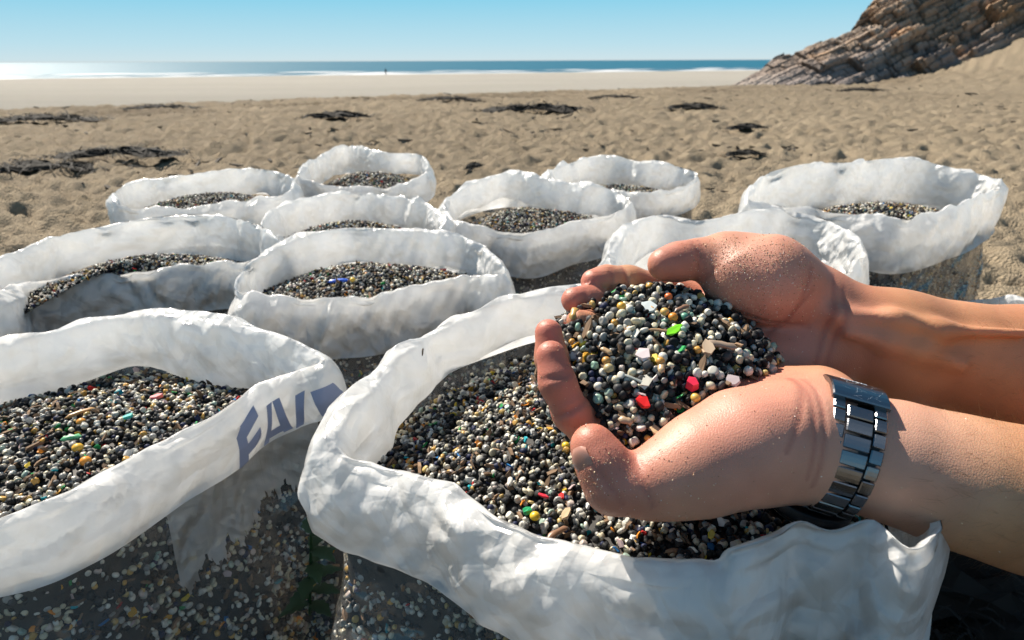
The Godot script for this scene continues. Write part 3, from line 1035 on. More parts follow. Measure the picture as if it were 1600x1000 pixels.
	# small folds where the skin creases
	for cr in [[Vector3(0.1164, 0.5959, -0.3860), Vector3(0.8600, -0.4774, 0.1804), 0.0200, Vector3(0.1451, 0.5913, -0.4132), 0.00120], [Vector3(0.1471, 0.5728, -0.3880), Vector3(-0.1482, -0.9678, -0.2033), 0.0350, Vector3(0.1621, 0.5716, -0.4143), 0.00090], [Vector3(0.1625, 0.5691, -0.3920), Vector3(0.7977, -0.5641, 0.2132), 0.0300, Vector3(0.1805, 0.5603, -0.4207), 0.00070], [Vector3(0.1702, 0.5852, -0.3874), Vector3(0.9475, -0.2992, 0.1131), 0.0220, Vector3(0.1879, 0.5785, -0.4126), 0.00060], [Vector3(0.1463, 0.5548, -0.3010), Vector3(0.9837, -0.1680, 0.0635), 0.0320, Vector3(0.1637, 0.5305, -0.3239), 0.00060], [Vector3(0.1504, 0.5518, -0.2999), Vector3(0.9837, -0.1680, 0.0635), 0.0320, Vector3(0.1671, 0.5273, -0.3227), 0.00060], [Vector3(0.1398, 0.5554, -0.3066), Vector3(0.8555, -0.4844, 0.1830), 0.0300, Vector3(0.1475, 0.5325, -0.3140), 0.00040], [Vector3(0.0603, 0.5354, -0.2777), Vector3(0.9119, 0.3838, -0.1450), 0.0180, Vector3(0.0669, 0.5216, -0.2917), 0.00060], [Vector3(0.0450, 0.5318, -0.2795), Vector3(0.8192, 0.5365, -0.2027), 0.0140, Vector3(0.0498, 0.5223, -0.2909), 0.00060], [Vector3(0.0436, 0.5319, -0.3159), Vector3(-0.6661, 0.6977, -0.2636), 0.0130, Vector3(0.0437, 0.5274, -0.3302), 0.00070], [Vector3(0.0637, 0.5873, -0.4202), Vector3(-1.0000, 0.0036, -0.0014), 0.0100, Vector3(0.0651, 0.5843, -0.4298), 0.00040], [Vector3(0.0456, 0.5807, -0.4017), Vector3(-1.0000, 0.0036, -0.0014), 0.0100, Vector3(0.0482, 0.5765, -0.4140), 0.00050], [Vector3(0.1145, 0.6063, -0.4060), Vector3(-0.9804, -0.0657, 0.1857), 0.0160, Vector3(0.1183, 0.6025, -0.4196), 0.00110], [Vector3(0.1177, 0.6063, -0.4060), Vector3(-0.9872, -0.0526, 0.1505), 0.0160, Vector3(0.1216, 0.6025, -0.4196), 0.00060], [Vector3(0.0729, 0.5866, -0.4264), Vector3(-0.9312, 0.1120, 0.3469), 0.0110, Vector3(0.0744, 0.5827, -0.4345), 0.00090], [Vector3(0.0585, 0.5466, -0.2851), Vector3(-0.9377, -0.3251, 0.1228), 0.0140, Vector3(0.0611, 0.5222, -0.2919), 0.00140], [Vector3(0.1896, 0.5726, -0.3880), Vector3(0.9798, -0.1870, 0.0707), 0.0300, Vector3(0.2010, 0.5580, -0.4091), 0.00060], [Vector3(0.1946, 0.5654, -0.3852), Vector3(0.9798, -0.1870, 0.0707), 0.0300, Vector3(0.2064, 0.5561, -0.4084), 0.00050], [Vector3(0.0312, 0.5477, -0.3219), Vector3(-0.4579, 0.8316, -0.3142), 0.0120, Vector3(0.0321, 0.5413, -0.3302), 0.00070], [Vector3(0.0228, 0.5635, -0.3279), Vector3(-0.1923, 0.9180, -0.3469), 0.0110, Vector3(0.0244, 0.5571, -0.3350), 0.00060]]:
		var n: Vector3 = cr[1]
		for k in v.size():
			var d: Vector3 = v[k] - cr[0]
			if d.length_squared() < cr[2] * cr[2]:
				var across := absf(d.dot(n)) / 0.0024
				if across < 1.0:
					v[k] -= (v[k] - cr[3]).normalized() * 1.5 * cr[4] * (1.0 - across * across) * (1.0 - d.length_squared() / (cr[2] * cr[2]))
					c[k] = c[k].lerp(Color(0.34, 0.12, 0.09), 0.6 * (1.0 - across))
	for k in v.size():
		v[k] -= rp
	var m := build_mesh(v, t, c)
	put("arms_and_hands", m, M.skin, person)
	var arr := m.surface_get_arrays(0)
	var nn: PackedVector3Array = arr[Mesh.ARRAY_NORMAL]
	# thumbnail of the near hand
	var q := PackedVector3Array()
	var nc: Vector3 = Vector3(0.0390, 0.5359, -0.2946)
	var no: Vector3 = Vector3(-0.6744, 0.1112, 0.7299)
	var nl: Vector3 = Vector3(-0.4293, 0.7452, -0.5103)
	var nw := no.cross(nl).normalized()
	var every := hand_near.all()
	for k in 60:
		if hand_near.field(nc, every) > 0.0:
			break
		nc += no * 0.0003
	nc += no * 0.0004
	for i in 13:
		for j in 9:
			var a := i / 12.0 * 2.0 - 1.0
			var b := j / 8.0 * 2.0 - 1.0
			var rim := pow(absf(b), 3.0)
			var w := nl * a * 0.0072 * (1.0 - 0.25 * rim) + nw * b * 0.0060 * (1.0 - 0.18 * absf(a) * absf(a))
			q.append(nc + w - no * (0.0013 * b * b + 0.0007 * a * a + 0.001 * pow(absf(a), 6.0)) - rp)
	put("thumbnail", build_mesh(q, grid_tris(13, 9, false)), M.nail, person)
	# beach sand stuck to the skin
	var grains := Heap.new()
	for s in [[Vector3(0.1493, 0.6028, -0.3887), 0.036, 1900], [Vector3(0.1339, 0.5925, -0.3901), 0.030, 800], [Vector3(0.1216, 0.6096, -0.4073), 0.020, 350], [Vector3(0.1684, 0.5673, -0.3913), 0.030, 200], [Vector3(0.0459, 0.5327, -0.2820), 0.018, 260], [Vector3(0.0725, 0.5368, -0.2782), 0.035, 260], [Vector3(0.1108, 0.5579, -0.3022), 0.060, 220], [Vector3(0.0334, 0.5487, -0.3201), 0.030, 130], [Vector3(0.0508, 0.5888, -0.4155), 0.020, 40], [Vector3(0.0377, 0.5815, -0.4020), 0.018, 60], [Vector3(0.0204, 0.5766, -0.3360), 0.020, 40], [Vector3(0.1998, 0.5335, -0.2823), 0.090, 120], [Vector3(0.2568, 0.5689, -0.3758), 0.080, 80]]:
		var p0: Vector3 = s[0] - rp
		var near := PackedInt32Array()
		for k in v.size():
			if v[k].distance_squared_to(p0) < s[1] * s[1]:
				near.append(k)
		if near.is_empty():
			continue
		for k in int(s[2]):
			var i := near[rng.randi() % near.size()]
			var e: float = 1.0 - v[i].distance_to(p0) / s[1]
			if rng.randf() > e * 1.6 + 0.06:
				continue
			var g := rng.randf_range(0.00030, 0.00062)
			var b := turns[rng.randi() % 97] * g
			var p := v[i] + nn[i] * g * 0.2 + Vector3(rng.randf_range(-1, 1), rng.randf_range(-1, 1), rng.randf_range(-1, 1)) * 0.0009
			p -= nn[i] * (p - v[i]).dot(nn[i]) * 0.85
			var r := rng.randf()
			var col := Color(0.75, 0.58, 0.38) if r < 0.5 else Color(0.28, 0.15, 0.07) if r < 0.85 else Color(0.8, 0.75, 0.68)
			grains.at[0].append_array([b.x.x, b.y.x, b.z.x, p.x, b.x.y, b.y.y, b.z.y, p.y, b.x.z, b.y.z, b.z.z, p.z, col.r, col.g, col.b, 1.0])
	make_clothes(person, rp)
	heap_part("sand_grains", flake_mesh, M.wood, grains.at[0], person)
	# fine hairs on the forearms
	var hv := PackedVector3Array()
	var ht := PackedInt32Array()
	for s in [[Vector3(0.1995, 0.5183, -0.3054), Vector3(0.2892, 0.5037, -0.2871), 0.045, 1500], [Vector3(0.2486, 0.5521, -0.3962), Vector3(0.3608, 0.5329, -0.3890), 0.050, 700]]:
		var p0: Vector3 = s[0] - rp
		var p1: Vector3 = s[1] - rp
		var near := PackedInt32Array()
		for k in range(0, v.size(), 2):
			var u := clampf((v[k] - p0).dot(p1 - p0) / (p1 - p0).length_squared(), -0.1, 1.1)
			if u > 0.0 and u < 1.0 and v[k].distance_to(p0.lerp(p1, u)) < s[2]:
				near.append(k)
		if near.is_empty():
			continue
		for k in int(s[3]):
			var i := near[rng.randi() % near.size()]
			var d := (nn[i] * rng.randf_range(0.25, 0.7) + (p1 - p0).normalized() * -0.9 + Vector3(rng.randf_range(-0.5, 0.5), rng.randf_range(-0.5, 0.5), rng.randf_range(-0.5, 0.5))).normalized()
			var l := rng.randf_range(0.006, 0.013)
			var side := d.cross(nn[i]).normalized() * 0.00005
			var a := hv.size()
			var mid := v[i] + d * l * 0.5 + nn[i] * 0.0006
			var end := v[i] + d * l - nn[i] * 0.0002
			hv.append_array([v[i] - side, v[i] + side, mid - side * 0.7, mid + side * 0.7, end])
			ht.append_array([a, a + 1, a + 3, a, a + 3, a + 2, a + 2, a + 3, a + 4])
	var hair := put("arm_hair", build_mesh(hv, ht), mat(lin(0.16, 0.09, 0.04), 0.35), person)
	hair.set_meta("kind", "stuff")

func make_clothes(person: Node3D, rp: Vector3) -> void:
	# the kneeling body that the arms belong to, right of the frame
	var b := Bones.new()
	b.k_body = 0.05
	b.chain([Vector3(0.88, 0.32, -0.30), Vector3(0.86, 0.50, -0.31), Vector3(0.79, 0.66, -0.29)], [120, 115, 105], 0)
	b.chain([Vector3(0.88, 0.32, -0.42), Vector3(0.86, 0.50, -0.41), Vector3(0.79, 0.66, -0.43)], [120, 115, 105], 0)
	b.chain([Vector3(0.76, 0.74, -0.36), Vector3(0.73, 0.80, -0.36)], [80, 62], 0)
	b.chain([Vector3(0.72, 0.71, -0.19), Vector3(0.61, 0.60, -0.225), Vector3(0.515, 0.505, -0.25)], [72, 60, 56], 1)
	b.chain([Vector3(0.73, 0.72, -0.54), Vector3(0.62, 0.63, -0.47), Vector3(0.525, 0.55, -0.415)], [72, 60, 56], 2)
	b.k_join = 0.05
	var v := PackedVector3Array()
	var t := PackedInt32Array()
	net(b, 0.012, v, t)
	for k in v.size():
		v[k] = v[k] - rp
	var cloth := mat(lin(0.018, 0.020, 0.026), 0.9)
	put("sweater", build_mesh(v, t), cloth, person)
	var l := Bones.new()
	l.k_body = 0.04
	l.chain([Vector3(0.89, 0.27, -0.29), Vector3(0.52, 0.12, -0.21), Vector3(0.93, 0.07, -0.22)], [115, 80, 62], 0)
	l.chain([Vector3(0.89, 0.27, -0.43), Vector3(0.66, 0.10, -0.46), Vector3(1.0, 0.07, -0.47)], [115, 80, 62], 0)
	v = PackedVector3Array()
	t = PackedInt32Array()
	net(l, 0.014, v, t)
	for k in v.size():
		v[k] = v[k] - rp
	put("trousers", build_mesh(v, t), mat(lin(0.03, 0.035, 0.05), 0.9), person)
	var h := Bones.new()
	h.k_body = 0.03
	h.k_join = 0.012
	h.chain([Vector3(0.73, 0.78, -0.36), Vector3(0.69, 0.88, -0.36)], [58, 56], 0)
	h.chain([Vector3(0.685, 1.00, -0.36), Vector3(0.655, 0.985, -0.36)], [94, 84], 0)
	h.chain([Vector3(0.645, 0.945, -0.36), Vector3(0.615, 0.885, -0.36)], [66, 40], 0)
	h.chain([Vector3(0.575, 0.975, -0.36), Vector3(0.553, 0.932, -0.36)], [9, 14], 1)
	h.chain([Vector3(0.69, 0.99, -0.270), Vector3(0.68, 0.95, -0.276)], [17, 12], 2)
	h.chain([Vector3(0.69, 0.99, -0.450), Vector3(0.68, 0.95, -0.444)], [17, 12], 3)
	h.chain([Vector3(0.573, 0.905, -0.378), Vector3(0.570, 0.905, -0.36), Vector3(0.573, 0.905, -0.342)], [7, 9, 7], 4)
	v = PackedVector3Array()
	t = PackedInt32Array()
	var c := PackedColorArray()
	net(h, 0.006, v, t)
	for k in v.size():
		c.append(Color(0.50, 0.30, 0.215) if v[k].y > 0.915 or v[k].y < 0.895 or v[k].x > 0.585 else Color(0.42, 0.17, 0.14))
		v[k] = v[k] - rp
	put("head", build_mesh(v, t, c), M.skin, person)
	var a := Bones.new()
	a.k_body = 0.02
	a.chain([Vector3(0.70, 1.01, -0.36), Vector3(0.665, 1.035, -0.36)], [97, 84], 0)
	v = PackedVector3Array()
	t = PackedInt32Array()
	net(a, 0.008, v, t)
	for k in v.size():
		v[k] += Vector3(1, 1, 1) * 0.003 * noise_c.get_noise_3d(v[k].x * 900.0, v[k].y * 900.0, v[k].z * 900.0) - rp
	put("hair", build_mesh(v, t), mat(lin(0.03, 0.018, 0.01), 0.7), person)
	for z in [-0.328, -0.392]:
		var e := put("eye", lathe([Vector2(0.0001, -0.011), Vector2(0.008, -0.008), Vector2(0.011, 0.0), Vector2(0.008, 0.008), Vector2(0.0001, 0.011)], 12), mat(lin(0.25, 0.22, 0.2), 0.2), person)
		e.position = Vector3(0.581, 0.972, z) - rp

# ---------------------------------------------------------------- the heap in the hands
var pile_c: Vector3 = Vector3(0.0894, 0.5533, -0.3678)
var pile_u: Vector3 = Vector3(0.9998, -0.0159, -0.0071)
var pile_v: Vector3 = Vector3(0.0000, -0.4067, 0.9135)
var pile_n: Vector3 = Vector3(0.0174, 0.9134, 0.4067)
const PILE_A := 0.0720
const PILE_B := 0.0690
const PILE_H := 0.0290

func pile_point(a: float, b: float) -> Vector3:
	var q := maxf(0.0, 1.0 - a * a - b * b)
	return pile_c + pile_u * a * PILE_A + pile_v * b * PILE_B + pile_n * (PILE_H * pow(q, 0.6) - 0.006 + 0.004 * noise_b.get_noise_2d(a * 160.0, b * 160.0))

func make_pile() -> void:
	var root := thing("pellet_heap", "loose plastic pellets and bits filling the cupped hands under the topmost ones", "plastic pellets", pile_c, "pellets heaped in the hands")
	root.set_meta("kind", "stuff")
	var cv := PackedVector3Array()
	for i in 40:
		var ang := TAU * i / 40.0
		for r in 16:
			var w: Vector3
			if r < 11:
				var rho := r / 10.0 * 0.93
				w = pile_point(cos(ang) * rho, sin(ang) * rho) - pile_n * 0.004
			else:
				var e := (r - 10) / 5.0
				w = pile_c + (pile_u * cos(ang) * PILE_A + pile_v * sin(ang) * PILE_B) * 0.93 * (1.0 - e) - pile_n * (0.010 + 0.014 * sqrt(e))
			cv.append(w - pile_c)
	var core := put("packed_core", build_mesh(cv, grid_tris(40, 16, true)), M.core, root)
	core.set_meta("kind", "stuff")
	var far_l := hand_far.all()
	var near_l := hand_near.all()
	var heap := Heap.new()
	var single := 0
	var size := 0.0049
	var colours := {}
	var said := [["black", "grey", "dark"], ["white", "amber", "mint"], ["brown"], ["coloured"]]
	var taken := PackedVector3Array()
	for k in 9000:
		var ang := rng.randf() * TAU
		var rho := sqrt(rng.randf()) * 1.03
		var p := pile_point(cos(ang) * rho, sin(ang) * rho)
		var top := k < 2600
		p += pile_n * (size * rng.randf_range(0.0, 0.3) if top else -size * rng.randf_range(0.3, 2.2))
		if minf(hand_far.field(p, far_l), hand_near.field(p, near_l)) < size * 0.30:
			continue
		if top:
			var clash := false
			for q in taken:
				if q.distance_squared_to(p) < size * size * 0.52:
					clash = true
					break
			if clash:
				continue
			taken.append(p)
		if top and single < 286 and p.distance_to(Vector3(0.0000, 0.7200, 0.0000)) < 0.47:
			single += 1
			lone_pellet(p, size * (0.8 + 0.5 * pow(rng.randf(), 1.5)), cos(ang) * rho, sin(ang) * rho)
		else:
			grain_into(heap, p - pile_c, size)
	heap_done(heap, root)

func lone_pellet(p: Vector3, size: float, a: float, b: float) -> void:
	var kind := 0 if rng.randf() < 0.53 else 1
	var r := rng.randf()
	var word := "black"
	var col := Color(0.010, 0.0105, 0.012)
	if kind == 0:
		if r > 0.86:
			word = "grey"
			col = Color(0.07, 0.07, 0.073)
		elif r > 0.6:
			word = "charcoal"
			col = Color(0.022, 0.023, 0.026)
	else:
		if r < 0.42:
			word = "white"
			col = Color(0.62, 0.60, 0.53)
		elif r < 0.7:
			word = "cream"
			col = Color(0.58, 0.53, 0.38)
		elif r < 0.88:
			word = "clear grey"
			col = Color(0.31, 0.30, 0.28)
		elif r < 0.95:
			word = "amber"
			col = Color(0.55, 0.29, 0.06)
		else:
			word = "mint green"
			col = Color(0.26, 0.42, 0.33)
	var key := "pellet " + word
	if not M.has(key):
		var m: StandardMaterial3D = (M.pellet if kind == 0 else M.pale).duplicate()
		m.vertex_color_use_as_albedo = false
		m.albedo_color = lin(col.r, col.g, col.b)
		M[key] = m
	var form: Array = [["round", bead_mesh], ["stubby", drum_mesh], ["flat", disc_mesh]][rng.randi() % 3]
	var o := put("plastic_pellet", form[1], M[key])
	o.transform = Transform3D(turns[rng.randi() % 97].scaled(Vector3.ONE * size), p)
	var where := "in the middle of the heap in the hands"
	if maxf(absf(a), absf(b)) > 0.4:
		if absf(a) > absf(b):
			where = "at the left of the heap by the curled fingers" if a < 0.0 else "at the right of the heap by the two wrists"
		else:
			where = "at the far edge of the heap below the upper thumb" if b < 0.0 else "at the front of the heap against the lower palm"
	tag(o, "%s %s plastic pellet %s" % [form[0], word, where], "plastic pellet", "pellets on the heap in the hands")

func odd(called: String, label: String, category: String, m: Mesh, c: Color, p: Vector3, turn: Basis, glow := false) -> void:
	var q := mat(lin(c.r, c.g, c.b), 0.4)
	if glow:
		q.backlight_enabled = true
		q.backlight = Color(0.5, 0.5, 0.5)
	var o := put(called, m, q)
	o.transform = Transform3D(turn, p)
	tag(o, label, category)

func lie(n: Vector3, spin: float) -> Basis:
	var x := n.cross(Vector3(0.3, 0.2, 1.0)).normalized()
	return Basis(x, n, x.cross(n)).orthonormalized().rotated(n, spin)

func stick_mesh(l: float, r: float, sd: int) -> ArrayMesh:
	var g := RandomNumberGenerator.new()
	g.seed = sd
	var v := PackedVector3Array()
	for k in 7:
		var a := TAU * k / 7.0
		for j in 7:
			var f := j / 6.0
			var w := r * (0.02 if j == 0 or j == 6 else g.randf_range(0.75, 1.15))
			v.append(Vector3((clampf(f, 0.02, 0.98) - 0.5) * l, cos(a) * w * 0.7 + 0.05 * l * sin(f * 3.0), sin(a) * w))
	return build_mesh(v, grid_tris(7, 7, true))

func bead_of(d: float) -> Mesh:
	var q := []
	for k in 9:
		var a := -PI / 2 + PI * k / 8.0
		q.append(Vector2(maxf(0.00001, cos(a) * 0.5 * d), sin(a) * 0.42 * d))
	return lathe(q, 14)

func spike_mesh() -> Mesh:
	return lathe([Vector2(0.00001, -0.004), Vector2(0.0016, -0.004), Vector2(0.0017, 0.003), Vector2(0.0011, 0.0065), Vector2(0.00001, 0.0085)], 10)

var sacks := {}
func heap_y_of(which: String, x: float, z: float) -> float:
	var s: Sack = sacks[which][0]
	var o: Dictionary = sacks[which][1]
	return heap_y(s, o, x, z, clampf(Vector2(x - s.centre.x, z - s.centre.z).length() / s.mean, 0.0, 1.0)) + 0.0022

func on_cuff(which: String, near: Vector3) -> Vector3:
	var s: Sack = sacks[which][0]
	var best := s.cuff[0]
	for q in s.cuff:
		if q.distance_squared_to(near) < best.distance_squared_to(near):
			best = q
	return best

func find_sack(words: String) -> Node3D:
	for c in get_children():
		if c.name.begins_with("sack") and str(c.get_meta("label")).begins_with(words):
			return c
	return null

func make_odds() -> void:
	odd("plastic_flake", "lime green plastic flake on top of the heap in the hands", "plastic flake", shard_mesh(21, 0.0135, 0.0020, 0.0052), Color(0.22, 0.72, 0.02), Vector3(0.0912, 0.5780, -0.3584), lie(pile_n, 0.30), true)
	odd("plastic_chip", "bright red plastic chip low on the heap near the lower thumb", "plastic chip", shard_mesh(22, 0.0078, 0.0026, 0.0095), Color(0.62, 0.01, 0.01), Vector3(0.0689, 0.5524, -0.3218), lie(pile_n, 0.20), false)
	odd("plastic_chip", "crimson pink plastic chip on the heap beside the lower palm", "plastic chip", shard_mesh(24, 0.0072, 0.0045, 0.0080), Color(0.66, 0.02, 0.06), Vector3(0.0952, 0.5594, -0.3279), lie(pile_n, 0.50), false)
	odd("plastic_bead", "teal blue bead against the curled index finger", "plastic bead", bead_of(0.0044), Color(0.0, 0.22, 0.30), Vector3(0.0318, 0.5566, -0.3461), lie(pile_n, 0.00), false)
	odd("plastic_bead", "red orange bead near the top of the heap", "plastic bead", bead_of(0.0048), Color(0.62, 0.13, 0.02), Vector3(0.0941, 0.5872, -0.3905), lie(pile_n, 0.00), true)
	odd("plastic_bead", "flat amber bead left of the heap top", "plastic bead", bead_of(0.0056), Color(0.66, 0.36, 0.04), Vector3(0.0648, 0.5840, -0.3825), lie(pile_n, 0.00), true)
	odd("plastic_bead", "pale amber bead touching the orange one on the heap", "plastic bead", bead_of(0.0052), Color(0.62, 0.38, 0.10), Vector3(0.0885, 0.5837, -0.3734), lie(pile_n, 0.00), true)
	odd("plastic_bead", "orange bead just above the lime flake", "plastic bead", bead_of(0.0056), Color(0.66, 0.24, 0.02), Vector3(0.0925, 0.5821, -0.3690), lie(pile_n, 0.00), true)
	odd("plastic_bead", "sea green bead beside the orange one", "plastic bead", bead_of(0.0048), Color(0.10, 0.28, 0.20), Vector3(0.0994, 0.5820, -0.3702), lie(pile_n, 0.00), false)
	odd("plastic_bead", "orange brown bead at the left of the heap", "plastic bead", bead_of(0.0050), Color(0.50, 0.25, 0.05), Vector3(0.0517, 0.5657, -0.3448), lie(pile_n, 0.00), true)
	odd("plastic_bead", "orange bead in the middle of the heap", "plastic bead", bead_of(0.0050), Color(0.55, 0.28, 0.05), Vector3(0.0801, 0.5678, -0.3392), lie(pile_n, 0.00), true)
	odd("plastic_bead", "dull amber bead above the red chip", "plastic bead", bead_of(0.0058), Color(0.45, 0.36, 0.18), Vector3(0.0526, 0.5631, -0.3404), lie(pile_n, 0.00), true)
	odd("plastic_bead", "yellow amber bead close to the lower palm", "plastic bead", bead_of(0.0054), Color(0.62, 0.40, 0.08), Vector3(0.0963, 0.5542, -0.3225), lie(pile_n, 0.00), true)
	odd("plastic_flake", "white angular plastic flake high on the heap", "plastic flake", shard_mesh(25, 0.0100, 0.0016, 0.0105), Color(0.6, 0.66, 0.66), Vector3(0.0797, 0.5849, -0.3790), lie(pile_n, 0.90), true)
	odd("plastic_flake", "pinkish white pointed shard in the middle of the heap", "plastic flake", shard_mesh(26, 0.0115, 0.0020, 0.0090), Color(0.7, 0.60, 0.60), Vector3(0.0718, 0.5698, -0.3442), lie(pile_n, 0.40), false)
	odd("plastic_flake", "frosted mauve flake at the right edge by the lower palm", "plastic flake", shard_mesh(27, 0.0100, 0.0010, 0.0085), Color(0.5, 0.42, 0.43), Vector3(0.1182, 0.5594, -0.3330), lie(pile_n, 0.40), true)
	odd("shell_fragment", "speckled white shell fragment above the red chip", "shell", shard_mesh(28, 0.0105, 0.0018, 0.0068), Color(0.6, 0.56, 0.48), Vector3(0.0713, 0.5602, -0.3303), lie(pile_n, 0.70), false)
	odd("wood_splinter", "pale split wood piece on the right of the heap", "wood", shard_mesh(29, 0.0130, 0.0034, 0.0070), Color(0.45, 0.34, 0.24), Vector3(0.1076, 0.5717, -0.3483), lie(pile_n, 1.20), false)
	odd("driftwood_twig", "grey brown twig lying across the right of the heap", "twig", stick_mesh(0.0195, 0.0023, 31), Color(0.27, 0.20, 0.15), Vector3(0.1159, 0.5716, -0.3513), lie(pile_n, -0.55), false)
	odd("driftwood_twig", "short brown twig below the upper palm edge of the heap", "twig", stick_mesh(0.0120, 0.0016, 32), Color(0.20, 0.11, 0.07), Vector3(0.0994, 0.5841, -0.3774), lie(pile_n, 0.20), false)
	odd("driftwood_twig", "tan twig behind the lime flake", "twig", stick_mesh(0.0130, 0.0011, 33), Color(0.34, 0.21, 0.11), Vector3(0.0824, 0.5779, -0.3579), lie(pile_n, -0.50), false)
	odd("plant_stem", "thin grey stem lying left of the shell fragment", "stem", stick_mesh(0.0170, 0.0010, 34), Color(0.30, 0.32, 0.30), Vector3(0.0656, 0.5602, -0.3312), lie(pile_n, -0.90), false)
	odd("seed_husk", "golden brown seed husk beside the middle fingertip", "seed", stick_mesh(0.0115, 0.0024, 35), Color(0.42, 0.25, 0.07), Vector3(0.0375, 0.5766, -0.3895), lie(pile_n, 1.00), false)
	odd("seed_husk", "tan double seed husk in the middle of the heap", "seed", stick_mesh(0.0095, 0.0021, 36), Color(0.48, 0.33, 0.18), Vector3(0.0804, 0.5654, -0.3361), lie(pile_n, 1.00), false)
	odd("wood_splinter", "small tan wood splinter left of the heap centre", "wood", stick_mesh(0.0085, 0.0016, 37), Color(0.42, 0.28, 0.15), Vector3(0.0522, 0.5689, -0.3499), lie(pile_n, -1.00), false)
	odd("seed_husk", "tan husk by the lower thumb tip", "seed", stick_mesh(0.0085, 0.0022, 38), Color(0.38, 0.27, 0.17), Vector3(0.0592, 0.5435, -0.3172), lie(pile_n, -0.60), false)
	odd("wood_splinter", "orange tan splinter against the fold of the lower palm", "wood", shard_mesh(39, 0.0050, 0.0015, 0.0095), Color(0.52, 0.36, 0.2), Vector3(0.0745, 0.5405, -0.3117), lie(pile_n, 0.20), false)
	odd("plastic_spike", "white pointed spike standing up beside the upper thumb", "plastic piece", spike_mesh(), Color(0.7, 0.66, 0.62), Vector3(0.1240, 0.5811, -0.4379), lie(Vector3(0.1, 1.0, 0.3).normalized(), 0.00), false)
	odd("plastic_bead", "bright yellow bead in the nearest sack left of the thumb", "plastic bead", bead_of(0.0058), Color(0.75, 0.5, 0.02), Vector3(0.0373, heap_y_of("a", 0.0373, -0.4178), -0.4178), lie(Vector3.UP, 0.00), true)
	odd("plastic_flake", "turquoise flake in the nearest sack below the index finger", "plastic flake", shard_mesh(41, 0.0070, 0.0014, 0.0045), Color(0.0, 0.26, 0.42), Vector3(0.0290, heap_y_of("a", 0.0290, -0.4541), -0.4541), lie(Vector3.UP, 0.20), false)
	odd("plastic_chip", "red sliver in the nearest sack below the lower thumb", "plastic chip", shard_mesh(42, 0.0080, 0.0016, 0.0030), Color(0.55, 0.01, 0.03), Vector3(0.0194, heap_y_of("a", 0.0194, -0.3683), -0.3683), lie(Vector3.UP, -0.80), false)
	odd("plastic_chip", "green chip in the nearest sack by its front cuff", "plastic chip", shard_mesh(43, 0.0070, 0.0030, 0.0060), Color(0.01, 0.26, 0.09), Vector3(0.0087, heap_y_of("a", 0.0087, -0.3569), -0.3569), lie(Vector3.UP, 0.40), false)
	odd("plastic_bead", "knobbly yellow lump next to the green chip", "plastic bead", bead_of(0.0065), Color(0.62, 0.42, 0.02), Vector3(0.0136, heap_y_of("a", 0.0136, -0.3517), -0.3517), lie(Vector3.UP, 0.00), false)
	odd("plastic_chip", "green sliver at the left side of the nearest sack", "plastic chip", shard_mesh(44, 0.0090, 0.0014, 0.0028), Color(0.02, 0.22, 0.06), Vector3(-0.0625, heap_y_of("a", -0.0625, -0.4784), -0.4784), lie(Vector3.UP, 0.30), false)
	odd("wood_splinter", "broad tan wood flake in the nearest sack under the thumb knuckle", "wood", shard_mesh(45, 0.0130, 0.0020, 0.0060), Color(0.5, 0.36, 0.22), Vector3(0.0327, heap_y_of("a", 0.0327, -0.3514), -0.3514), lie(Vector3.UP, 0.90), false)
	odd("plastic_flake", "yellow leaf-shaped flake in the nearest sack under the lower hand", "plastic flake", shard_mesh(46, 0.0120, 0.0012, 0.0040), Color(0.6, 0.46, 0.02), Vector3(0.1166, heap_y_of("a", 0.1166, -0.3324), -0.3324), lie(Vector3.UP, 0.90), false)
	odd("plastic_stick", "short white stick in the nearest sack near its cuff", "plastic stick", stick_mesh(0.0110, 0.0018, 47), Color(0.6, 0.57, 0.5), Vector3(-0.0017, heap_y_of("a", -0.0017, -0.3855), -0.3855), lie(Vector3.UP, 1.20), false)
	odd("driftwood_twig", "brown twig in the nearest sack against the front cuff", "twig", stick_mesh(0.0180, 0.0022, 48), Color(0.22, 0.12, 0.07), Vector3(0.0267, heap_y_of("a", 0.0267, -0.3368), -0.3368), lie(Vector3.UP, 0.40), false)
	odd("plastic_stick", "bright blue stick on the pellets of the middle sack", "plastic stick", stick_mesh(0.0340, 0.0040, 51), Color(0.02, 0.10, 0.55), Vector3(-0.2423, heap_y_of("c", -0.2423, -0.9199), -0.9199), lie(Vector3.UP, -0.10), false)
	odd("plastic_bead", "yellow bead beside the blue stick in the middle sack", "plastic bead", bead_of(0.0080), Color(0.7, 0.45, 0.04), Vector3(-0.2234, heap_y_of("c", -0.2234, -0.9208), -0.9208), lie(Vector3.UP, 0.00), true)
	odd("plastic_chip", "coral red chip at the right of the middle sack", "plastic chip", shard_mesh(53, 0.0140, 0.0040, 0.0080), Color(0.65, 0.06, 0.06), Vector3(-0.1079, heap_y_of("c", -0.1079, -1.0300), -1.0300), lie(Vector3.UP, 0.20), false)
	odd("plastic_piece", "long green piece in the front left sack", "plastic piece", stick_mesh(0.0160, 0.0030, 54), Color(0.12, 0.40, 0.20), Vector3(-0.3533, heap_y_of("b", -0.3533, -0.4807), -0.4807), lie(Vector3.UP, 0.10), false)
	odd("plastic_bead", "orange bead right of the green piece in the front left sack", "plastic bead", bead_of(0.0085), Color(0.7, 0.27, 0.02), Vector3(-0.3259, heap_y_of("b", -0.3259, -0.4523), -0.4523), lie(Vector3.UP, 0.00), true)
	odd("plastic_bead", "yellow orange bead in the middle of the front left sack", "plastic bead", bead_of(0.0085), Color(0.7, 0.40, 0.03), Vector3(-0.3406, heap_y_of("b", -0.3406, -0.4679), -0.4679), lie(Vector3.UP, 0.00), true)
